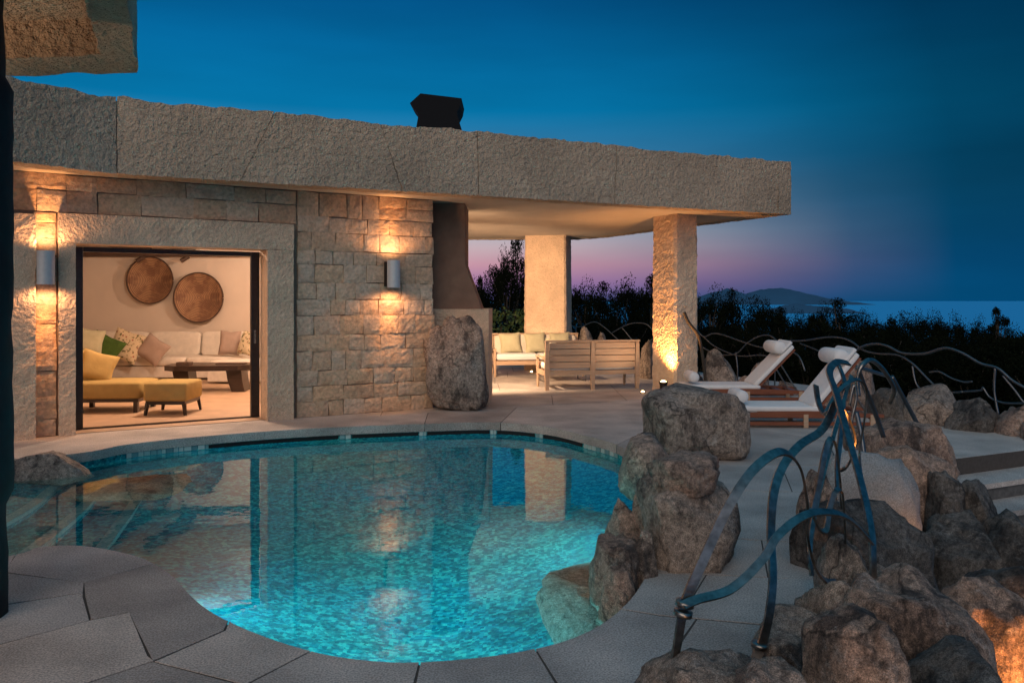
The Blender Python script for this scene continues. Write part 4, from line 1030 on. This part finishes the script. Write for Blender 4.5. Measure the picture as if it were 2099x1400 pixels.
# ------------------------------------------------------------------ boulders
def boulder(x0, y0, x1, y1, Y, dep, seed, mat, label, sub=4, planes=6, amp=0.22, rot=0.0, sink=0.0, group=None, name='boulder', tilt=0.0, sharp=0.78, box=0.72):
    rn = random.Random(seed); bm = bmesh.new(); bmesh.ops.create_icosphere(bm, subdivisions=sub, radius=1.0)
    sub = 5 if Y < 6 else sub; planes = planes + 8 if planes > 3 else planes
    off = Vector((rn.uniform(0, 50), rn.uniform(0, 50), rn.uniform(0, 50)))
    pls = []
    for i in range(planes):
        d_ = Vector((rn.uniform(-1, 1), rn.uniform(-1, 1), rn.uniform(-0.8, 1))).normalized(); pls.append((d_, rn.uniform(sharp - 0.10, sharp + 0.16)))
    for v in bm.verts:
        p = v.co.normalized(); p = Vector([math.copysign(abs(a_) ** box, a_) for a_ in p])
        q = p * (1 + amp * noise.noise(p * 1.3 + off) + amp * 0.5 * noise.noise(p * 2.8 + off))
        for d_, k in pls:
            e = q.dot(d_) - k
            if e > 0: q -= d_ * e * 0.95
        r_ = abs(noise.noise(p * 2.6 + off)); q *= 1 - 0.07 * max(0, 0.10 - r_) / 0.10
        r_ = abs(noise.noise(Vector((p.x * 1.2, p.y * 1.2, p.z * 5.5)) + off)); q *= 1 - 0.035 * max(0, 0.12 - r_) / 0.12
        q *= 1 + 0.03 * noise.noise(q * 5 + off) + 0.02 * abs(noise.noise(q * 9 + off)) + 0.02 * noise.noise(q * 21 + off)
        v.co = q
    rm = Matrix.Rotation(rot, 3, 'Z') @ Matrix.Rotation(tilt, 3, 'Y')
    for v in bm.verts: v.co = rm @ v.co
    lo = Vector((min(v.co.x for v in bm.verts), min(v.co.y for v in bm.verts), min(v.co.z for v in bm.verts))); hi = Vector((max(v.co.x for v in bm.verts), max(v.co.y for v in bm.verts), max(v.co.z for v in bm.verts)))
    a, b = ap(x0, y1, Y), ap(x1, y0, Y); size = Vector((b.x - a.x, dep, b.z - a.z + sink)); ctr = Vector(((a.x + b.x) / 2, Y, (a.z - sink + b.z) / 2))
    for v in bm.verts:
        v.co = Vector(((v.co.x - (lo.x + hi.x) / 2) / (hi.x - lo.x) * size.x, (v.co.y - (lo.y + hi.y) / 2) / (hi.y - lo.y) * size.y, (v.co.z - lo.z) / (hi.z - lo.z) * size.z))
    me = bpy.data.meshes.new(name); bm.to_mesh(me); bm.free(); me.materials.append(M[mat])
    for p in me.polygons: p.use_smooth = True
    o = bpy.data.objects.new(name, me); col.objects.link(o); o.location = (ctr.x, ctr.y, ctr.z - size.z / 2)
    tag(o, label, 'boulder', group); return o
B_ = boulder
B_(866, 646, 1002, 838, 11.75, 0.5, 21, 'rock', 'tall standing boulder leaning before the fireplace at the end of the stone wall', planes=5, amp=0.2, sink=0.03, tilt=0.12, box=0.75)
B_(1314, 788, 1531, 936, 8.35, 0.95, 5, 'rock', 'big dark squarish boulder at the pool edge before the loungers', planes=3, sink=0.05, sharp=0.98, box=0.46, amp=0.20)
B_(1264, 888, 1376, 1018, 6.75, 0.6, 9, 'rock_red', 'reddish rounded boulder leaning out over the pool', planes=2, sink=0.04, amp=0.15, box=0.85)
B_(1308, 972, 1514, 1172, 5.0, 0.62, 14, 'rock', 'thick upright boulder standing on the paving at the pool edge', planes=2, sink=0.05, sharp=0.80, box=0.45, amp=0.2)
B_(1328, 926, 1474, 1020, 5.0, 0.48, 33, 'rock_red', 'rounded boulder lying on top of the thick upright boulder', planes=1, sink=0.0, amp=0.2, box=0.8)
for i, (a, b, c, d_, Y, dp, ml, lab) in enumerate([
    (1228, 1022, 1326, 1138, 5.35, 0.42, 'rock_red', 'long brown rock sloping into the pool below the upright boulder'),
    (1296, 985, 1346, 1110, 5.35, 0.3, 'rock_red', 'narrow upright brown rock wedged beside the upright boulder'),
    (1208, 1108, 1318, 1196, 4.75, 0.42, 'rock_red', 'grey brown rock lying at the waterline below the upright boulder'),
    (1288, 1080, 1352, 1178, 4.75, 0.35, 'rock', 'small dark rock tucked under the upright boulder'),
    (1222, 1160, 1316, 1262, 4.45, 0.36, 'rock_red', 'reddish rock lying along the coping at the waterline')]):
    B_(a, b, c, d_, Y, dp, 60 + i, ml, lab, sub=4, planes=5, sink=0.35, tilt=0.5, amp=0.25)
B_(1100, 1222, 1420, 1400, 5.0, 1.7, 71, 'rock_wet', 'large pale smooth rock under water beside the coping', planes=0, amp=0.2, sink=0.2, box=0.62, rot=0.5)
B_(20, 926, 200, 985, 8.15, 0.7, 41, 'rock', 'low brown boulder half in the water beside the house', planes=4, sink=0.3, amp=0.2)
B_(165, 992, 392, 1080, 7.9, 0.95, 43, 'rock_red', 'brown rock lying under water beside the pool steps', planes=5, sink=0.05, amp=0.3)
# the bank beside the iron railing
bank = [
    (1735, 858, 1945, 934, 8.05, 0.75, 'rock_red', 'long low reddish boulder topping the bank beside the steps', 0.5),
    (1762, 912, 1966, 1010, 7.2, 0.6, 'rock_red', 'broad brown boulder under the long low boulder in the bank', 0.5),
    (1660, 922, 1892, 1150, 5.75, 0.30, 'slab_rock', 'smooth pale slab of rock set on edge behind the railing', 0.5),
    (1636, 1028, 1915, 1215, 4.75, 0.7, 'rock_dark', 'dark blue-grey boulder behind the iron railing', 0.5),
    (1672, 1096, 1772, 1196, 4.15, 0.4, 'rock', 'pale mottled rock standing inside the bend of the iron railing', 0.35),
    (1640, 960, 1725, 1080, 5.3, 0.45, 'rock_red', 'reddish rock at the paving edge behind the railing arches', 0.4),
    (1885, 1052, 2065, 1200, 6.2, 0.9, 'rock_dark', 'large black boulder below the steps', 0.5),
    (1895, 965, 1972, 1070, 6.9, 0.5, 'rock_dark', 'rounded dark rock beside the lowest step', 0.4),
    (1955, 985, 2052, 1065, 6.9, 0.5, 'rock_dark', 'flat dark rock beside the steps over the black boulder', 0.5),
    (2035, 1060, 2180, 1210, 6.3, 0.9, 'rock_dark', 'dark boulder at the foot of the steps', 0.6),
    (1930, 1150, 2200, 1420, 4.9, 1.0, 'rock_dark', 'dark boulder low in the bank behind the orange lit rock', 0.5),
    (1890, 1180, 2100, 1400, 4.15, 0.5, 'rock_red', 'cracked reddish rock lit orange from below', 0.4),
    (1650, 1164, 2000, 1480, 3.65, 0.95, 'rock_red', 'huge sloping boulder that carries the main railing post', 0.4),
    (1645, 1245, 1868, 1480, 3.05, 0.55, 'rock_red', 'wedge shaped brown rock with a sharp ridge below the railing', 0.4),
    (1640, 1172, 1800, 1300, 3.75, 0.45, 'rock', 'mottled rock with dark hollows under the railing bend', 0.4),
    (1536, 1262, 1730, 1360, 3.55, 0.55, 'rock', 'flat grey rock at the paving edge holding a railing foot', 0.35),
    (1298, 1330, 1592, 1470, 3.0, 0.6, 'rock', 'low dark boulder at the paving edge holding the first railing post', 0.3),
    (1480, 1362, 1700, 1520, 2.75, 0.5, 'rock_red', 'low rock with an orange glow between the railing feet', 0.3),
    (1840, 1330, 2120, 1600, 3.05, 0.7, 'rock_dark', 'dark boulder beneath the huge sloping boulder', 0.4)]
for i, (a, b, c, d_, Y, dp, ml, lab, sk) in enumerate(bank):
    smooth = 'smooth pale' in lab
    B_(a, b, c, d_, Y, dp, 100 + i * 3, ml, lab, planes=0 if smooth else (2, 1, 3, 2)[i % 4], amp=0.10 if smooth else 0.2, sink=sk, tilt=0.25 if i % 2 else -0.2, rot=i * 0.7)
far = [
    (1440, 714, 1508, 800, 14.4, 0.6, 'rock', 'pointed upright rock beside the lone column'),
    (1378, 755, 1452, 800, 14.9, 0.5, 'rock_red', 'low reddish rock at the foot of the lone column'),
    (1535, 738, 1580, 800, 14.6, 0.5, 'rock_red', 'round red rock behind the lounger near the column'),
    (1500, 770, 1545, 800, 14.8, 0.4, 'rock_red', 'small pinkish rock between the upright rock and the round red rock'),
    (1582, 780, 1645, 822, 13.7, 0.5, 'rock_red', 'rusty rock under the raised backrest of the lounger'),
    (1308, 695, 1345, 790, 16.6, 0.5, 'rock', 'tall grey rock between the slatted sofa and the lone column'),
    (1182, 668, 1222, 760, 19.2, 0.5, 'rock', 'pointed pale rock behind the slatted sofa'),
    (1222, 680, 1250, 765, 19.0, 0.4, 'rock', 'small knobbly rock beside the pointed pale rock'),
    (1640, 770, 1730, 835, 12.6, 0.6, 'rock_red', 'brown rock behind the lounger close to the railing'),
    (1720, 740, 1800, 850, 11.9, 0.6, 'rock_red', 'upright brown rock behind the head of the lounger'),
    (1770, 795, 1870, 870, 10.9, 0.8, 'rock_dark', 'dark rock beyond the railing posts'),
    (1838, 786, 1985, 880, 10.6, 0.9, 'rock', 'broad grey boulder beyond the steps landing'),
    (1925, 812, 2050, 900, 10.1, 0.8, 'rock_dark', 'rough dark boulder at the edge of the steps landing'),
    (2035, 826, 2120, 915, 9.7, 0.7, 'rock_red', 'reddish boulder at the far end of the steps landing'),
    (2095, 850, 2200, 960, 9.2, 0.8, 'rock_red', 'reddish boulder beside the top step')]
for i, (a, b, c, d_, Y, dp, ml, lab) in enumerate(far):
    B_(a, b, c, d_, Y, dp, 200 + i * 5, ml, lab, sub=4, planes=6, sink=0.45, amp=0.25, tilt=0.3 if i % 2 else -0.3, rot=i)
uplight((2.42, 3.50, -0.75), 'uplight hidden in the bank shining on the cracked reddish rock', 150, (0.05, 0.80, 0.58), 84, (1.0, 0.36, 0.08))
uplight((0.86, 2.33, 0.02), 'uplight on the paving before the railing feet', 8, (0, 0.5, 0.8), 120, (1.0, 0.42, 0.12))
uplight((2.95, 5.35, -0.40), 'uplight hidden behind the smooth pale slab', 9, (-0.3, 0.45, 0.7), 100, (1.0, 0.36, 0.08))

# ------------------------------------------------------------------ wrought iron railings
rail = empty('wave_railing', ap(1378, 1380, 3.05)); tag(rail, 'bent flat steel railing with sweeping arches rising from the boulders', 'railing')
ro = Vector(rail.location)
def bar(pts, w=0.062, t_=0.011, D=(0.50, -0.48, 0.90)):
    P = spline([ap(x, y, Y) - ro for x, y, Y in pts], 7)
    return MB().strip(P, w * 0.66, t_, D).build('bar', M['steel'], rail)
bar([(1376, 1392, 3.05), (1390, 1310, 3.05), (1404, 1236, 3.07), (1438, 1155, 3.10), (1492, 1040, 3.18), (1545, 962, 3.28), (1600, 926, 3.40), (1638, 955, 3.5), (1655, 1030, 3.56), (1656, 1100, 3.60), (1668, 1155, 3.66), (1692, 1190, 3.72), (1716, 1194, 3.80)], 0.058)
bar([(1400, 1241, 3.03), (1430, 1228, 3.06), (1498, 1207, 3.13), (1560, 1150, 3.22), (1596, 1096, 3.3), (1650, 1056, 3.42), (1705, 1050, 3.55), (1747, 1068, 3.65), (1788, 1112, 3.72)], 0.052)
bar([(1548, 1352, 3.4), (1562, 1318, 3.42), (1577, 1255, 3.45), (1584, 1180, 3.5), (1580, 1090, 3.58), (1586, 1010, 3.68), (1606, 953, 3.8), (1640, 912, 3.95), (1682, 884, 4.15), (1703, 850, 4.3), (1714, 828, 4.4), (1735, 850, 4.45), (1738, 910, 4.5)], 0.062)
bar([(1790, 1185, 3.70), (1787, 1100, 3.74), (1770, 1010, 3.85), (1745, 920, 4.0), (1726, 850, 4.2), (1712, 800, 4.5), (1700, 762, 4.8), (1716, 742, 5.0), (1740, 745, 5.1)], 0.066)
bar([(1665, 1056, 3.9), (1676, 1005, 3.95), (1690, 932, 4.0), (1702, 900, 4.05), (1714, 918, 4.1), (1722, 985, 4.15), (1724, 1040, 4.2)], 0.045)
bar([(1662, 1045, 3.75), (1678, 1082, 3.8), (1693, 1086, 3.83), (1700, 1042, 3.9), (1713, 1006, 3.95), (1726, 1012, 4.0), (1731, 1070, 4.05), (1733, 1112, 4.08)], 0.04)
bar([(1672, 790, 4.7), (1678, 825, 4.6), (1690, 850, 4.5), (1704, 842, 4.42), (1714, 826, 4.4)], 0.05)
bar([(1716, 742, 5.0), (1730, 780, 4.95), (1728, 830, 4.9), (1722, 900, 4.85), (1716, 960, 4.8), (1718, 1010, 4.75)], 0.05)
bar([(1664, 1180, 3.9), (1660, 1120, 3.95), (1672, 1040, 4.1), (1690, 960, 4.3), (1712, 880, 4.6), (1735, 800, 4.9), (1745, 770, 5.0)], 0.036)
bar([(1690, 850, 4.5), (1720, 800, 4.7), (1755, 778, 4.9), (1775, 800, 5.0), (1772, 860, 5.05), (1762, 930, 5.1), (1768, 990, 5.1)], 0.036)
bar([(1714, 828, 4.4), (1740, 860, 4.5), (1752, 905, 4.6), (1740, 950, 4.65), (1722, 965, 4.7)], 0.036)
for (x, y, Y) in ((1404, 1236, 3.06), (1400, 1256, 3.05), (1557, 1322, 3.42)):
    c = ap(x, y, Y) - ro
    MB().lathe([(0.018, -0.010), (0.036, -0.010), (0.036, 0.010), (0.018, 0.010)], 16, Matrix.Translation(c) @ Matrix.Rotation(R(10), 4, 'Y')).build('collar', M['steel'], rail, True)
r2 = empty('rod_railing', ap(1805, 890, 7.5)); tag(r2, 'thin curling steel railing on the bank in front of the steps landing', 'railing'); q2 = Vector(r2.location)
def rod(par, org, pts, r_, mat='iron', n_=7):
    P = spline([ap(x, y, Y) - org for x, y, Y in pts], n_); return MB().tube(P, r_, 6).build('rod', M[mat], par, True)
rod(r2, q2, [(1760, 812, 7.0), (1757, 775, 7.0), (1768, 748, 7.0), (1785, 738, 7.1), (1805, 752, 7.2), (1822, 775, 7.3), (1833, 800, 7.35), (1824, 826, 7.4)], 0.022, 'steel')
rod(r2, q2, [(1757, 752, 7.2), (1775, 800, 7.3), (1795, 850, 7.45), (1811, 895, 7.5)], 0.024)
rod(r2, q2, [(1828, 772, 8.2), (1850, 812, 8.3), (1884, 875, 8.5)], 0.024)
rod(r2, q2, [(1742, 915, 6.6), (1746, 860, 6.6), (1755, 815, 6.6), (1750, 790, 6.6), (1741, 830, 6.6)], 0.013, 'steel')
rod(r2, q2, [(1755, 845, 7.1), (1765, 890, 7.0), (1772, 940, 6.9)], 0.022)
rod(r2, q2, [(1757, 752, 7.2), (1790, 762, 7.6), (1822, 772, 8.2)], 0.018)
r3 = empty('rod_railing', (3.2, 16.2, 0.4)); tag(r3, 'thin waving iron rod railing along the dark trees behind pavilion and loungers', 'railing'); q3 = Vector(r3.location)
def dY(x):
    k = [(1150, 20.0), (1340, 18.2), (1440, 16.4), (1560, 15.0), (1700, 13.2), (1800, 11.9), (1950, 10.8), (2099, 10.0), (2200, 9.6)]
    for (a, b), (c, d_) in zip(k, k[1:]):
        if x <= c: return b + (d_ - b) * (x - a) / (c - a)
    return k[-1][1]
def frod(pts, r_=0.017): rod(r3, q3, [(x, y, dY(x)) for x, y in pts], r_ * 0.72)
frod([(1172, 668), (1190, 670), (1218, 660), (1240, 672), (1265, 695), (1285, 712)]); frod([(1255, 682), (1285, 666), (1310, 662), (1330, 668), (1342, 690), (1325, 705), (1318, 730)]); frod([(1275, 672), (1290, 690), (1300, 705), (1302, 730)])
frod([(1425, 672), (1442, 690), (1460, 684), (1480, 686), (1520, 700), (1560, 712), (1600, 715), (1635, 728), (1650, 760)], 0.019); frod([(1442, 690), (1462, 708), (1490, 722), (1520, 730), (1560, 728), (1590, 735)]); frod([(1440, 712), (1470, 726), (1508, 725), (1530, 705), (1550, 692), (1570, 687), (1585, 692), (1600, 710), (1595, 722), (1590, 735), (1588, 790)])
frod([(1600, 708), (1612, 700), (1650, 698), (1690, 692), (1720, 692), (1745, 700), (1770, 718), (1800, 725), (1840, 728), (1870, 745), (1900, 775), (1925, 800)], 0.02); frod([(1640, 704), (1675, 718), (1705, 735), (1730, 742)]); frod([(1722, 738), (1745, 725), (1770, 710), (1795, 705), (1820, 710), (1850, 724), (1895, 725), (1925, 716), (1945, 714), (1975, 725), (2010, 745), (2045, 755), (2075, 780), (2110, 800), (2160, 830)], 0.026)
frod([(1905, 763), (1925, 762), (1950, 775), (1975, 783), (1993, 782)]); frod([(2055, 770), (2080, 800), (2099, 825), (2130, 850)], 0.02); frod([(1975, 803), (2010, 800), (2015, 795), (2030, 815), (2060, 826), (2110, 826)], 0.018); frod([(1870, 750), (1880, 790), (1910, 806), (1975, 803)], 0.018)
frod([(2040, 755), (2038, 800), (2046, 850)], 0.022); frod([(1508, 722), (1512, 760), (1510, 800)], 0.02); frod([(1182, 668), (1180, 700), (1184, 745)], 0.02)
# dark climbing stem on the column
stem = rod(empty('climbing_stem', (2.9, 13.9, 0)), Vector((2.9, 13.9, 0)), [(1402, 640, 13.82), (1412, 662, 13.8), (1428, 682, 13.8), (1436, 705, 13.85), (1444, 760, 13.95), (1446, 802, 13.95)], 0.03)
stem.data.materials.clear(); stem.data.materials.append(M['bark']); tag(stem.parent, 'bare dark twig leaning on the lone column', 'twig')

# ------------------------------------------------------------------ trees and shrubs
def leaf_crown(seed, w, h, clumps, leaves, size, shape='round'):
    rn = random.Random(seed); v = []; f = []; tips = []
    for c in range(clumps):
        for _ in range(50):
            p = Vector((rn.uniform(-1, 1), rn.uniform(-1, 1), rn.uniform(-1, 1)))
            if p.length < 1 and p.length > 0.55: break
        if shape == 'tall': p.x *= 1 - 0.45 * max(0, p.z); p.y *= 1 - 0.45 * max(0, p.z)
        ctr = Vector((p.x * w / 2, p.y * w / 2, h * (0.56 + 0.42 * p.z))); tips.append(ctr); cr = rn.uniform(0.10, 0.19) * w
        for k in range(leaves):
            q = Vector((rn.gauss(0, 1), rn.gauss(0, 1), rn.gauss(0, 1))).normalized() * (rn.random() ** 0.4); q = Vector((q.x, q.y, q.z * 0.8)) * cr * 0.72 + ctr
            a = Vector((rn.uniform(-1, 1), rn.uniform(-1, 1), rn.uniform(-1, 1))).normalized(); b = a.cross(Vector((rn.uniform(-1, 1), rn.uniform(-1, 1), rn.uniform(-1, 1)))).normalized()
            s = size * rn.uniform(0.6, 1.3); n0 = len(v)
            v += [tuple(q + a * s), tuple(q + b * s * 0.45), tuple(q - a * s), tuple(q - b * s * 0.45)]; f.append((n0, n0 + 1, n0 + 2, n0 + 3))
    return v, f, tips
def tree_proto(seed, w, h, clumps, leaves, size, shape, mat, name):
    th = empty(name); v, f, tips = leaf_crown(seed, w, h, clumps, leaves, size, shape)
    me = bpy.data.meshes.new('crown'); me.from_pydata(v, [], f); me.materials.append(M[mat]); o = bpy.data.objects.new('crown', me); col.objects.link(o); o.parent = th
    mb = MB(); mb.tube([(0, 0, -0.5), (0.05 * w, 0.02, h * 0.25), (-0.02 * w, 0, h * 0.5), (0.01, 0, h * 0.8)], 0.045 * h, 8, 0.012 * h)
    rn = random.Random(seed + 1)
    for tpt in rn.sample(tips, min(12, len(tips))):
        z = h * rn.uniform(0.2, 0.5); mb.tube([(0, 0, z), tuple(Vector((0, 0, z)).lerp(tpt, 0.5) + Vector((0, 0, 0.05 * h))), tuple(tpt)], 0.016 * h, 5, 0.004 * h)
    mb.build('trunk', M['bark'], th, True); return th
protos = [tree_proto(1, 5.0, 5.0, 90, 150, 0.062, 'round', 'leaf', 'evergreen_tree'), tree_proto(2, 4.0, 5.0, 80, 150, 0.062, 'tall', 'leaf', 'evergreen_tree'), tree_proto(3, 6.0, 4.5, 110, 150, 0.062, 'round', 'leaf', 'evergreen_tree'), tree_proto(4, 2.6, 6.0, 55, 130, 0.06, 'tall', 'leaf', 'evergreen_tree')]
used = [0, 0, 0, 0]
TL = {0: 'dark rounded evergreen in the wood beyond the terrace', 1: 'dark pointed evergreen in the wood beyond the terrace', 2: 'dark wide spreading evergreen in the wood beyond the terrace', 3: 'slim dark evergreen in the wood beyond the terrace'}
def tree(px, ytop, Y, k, wpx=None, label=None):
    top = ap(px, ytop, Y); gz = ground_z(top.x, Y); o = protos[k] if not used[k] else copy_tree(protos[k]); used[k] = 1
    h0 = (5.0, 5.0, 4.5, 6.0)[k]; w0 = (5.0, 4.0, 6.0, 2.6)[k]; sz = (top.z - gz) / (h0 * 1.04); sx = sz if wpx is None else (wpx / F * Y) / w0
    o.location = (top.x, Y, gz); o.scale = (sx, sx, sz); o.rotation_euler = (0, 0, (px * 1.7 + Y) % 6.28)
    place = 'between the fireplace and the broad column' if px < 1075 else 'between the two columns' if px < 1345 else 'beside the lone column' if px < 1560 else 'below the far hills' if px < 1800 else 'before the open sea'
    row = 'rising against the sky' if Y > 29 else 'in the middle of the wood' if Y > 23.4 else 'low behind the railing'
    tag(o, label or (('rounded', 'pointed', 'spreading', 'slim')[k] + ' dark evergreen ' + row + ' ' + place), 'tree', 'trees of the dark wood' if not label else 'single trees standing above the wood')
tree(1060, 480, 30, 1, 125, 'tall ragged tree standing above the wood behind the broad column'); tree(2046, 608, 34, 3, 62, 'slim tree with an open crown standing above the wood before the sea'); tree(982, 542, 26, 3, 46, 'small pointed tree above the wood beside the fireplace')
tree(1040, 505, 28, 0, 95, 'round-headed tree above the wood beside the tall ragged tree')
sky_line = [(930, 560, 30, 0), (975, 566, 27, 0), (1010, 562, 33, 2), (1090, 560, 32, 0), (1150, 560, 34, 2), (1200, 566, 31, 0), (1235, 578, 35, 1), (1265, 586, 30, 2), (1300, 570, 33, 0), (1335, 565, 30, 1), (1375, 575, 34, 2), (1420, 585, 31, 0), (1455, 590, 29, 0), (1500, 586, 36, 1), (1530, 596, 31, 2), (1570, 618, 33, 0), (1600, 630, 35, 1), (1640, 632, 38, 2),
    (1690, 612, 40, 0), (1720, 612, 37, 1), (1755, 636, 39, 2), (1790, 640, 42, 0), (1825, 650, 38, 1), (1870, 632, 40, 2), (1910, 626, 42, 0), (1945, 640, 38, 0), (1985, 654, 36, 2), (2020, 652, 39, 0), (2075, 662, 35, 0), (2110, 672, 37, 2), (2160, 665, 39, 0)]
tq = random.Random(12)
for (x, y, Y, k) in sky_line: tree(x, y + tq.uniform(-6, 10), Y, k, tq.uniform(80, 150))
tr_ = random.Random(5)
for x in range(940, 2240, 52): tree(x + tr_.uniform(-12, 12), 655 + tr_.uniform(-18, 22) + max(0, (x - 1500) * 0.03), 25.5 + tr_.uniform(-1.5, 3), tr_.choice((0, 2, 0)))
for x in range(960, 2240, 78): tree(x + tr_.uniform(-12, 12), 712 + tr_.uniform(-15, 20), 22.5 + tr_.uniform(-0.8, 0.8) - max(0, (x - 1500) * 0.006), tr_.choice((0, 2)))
sh = tree_proto(9, 2.4, 1.7, 60, 70, 0.05, 'round', 'leaf_bright', 'leafy_shrub'); p = gp(1030, 760, -0.3); sh.location = (-0.3, 21.6, ground_z(-0.3, 21.6)); sh.scale = (1.1, 1, 1.25); tag(sh, 'green leafy shrub lit by the lamps between the fireplace and the broad column', 'shrub')
print('slabs', nslab, 'objects', len(bpy.data.objects))
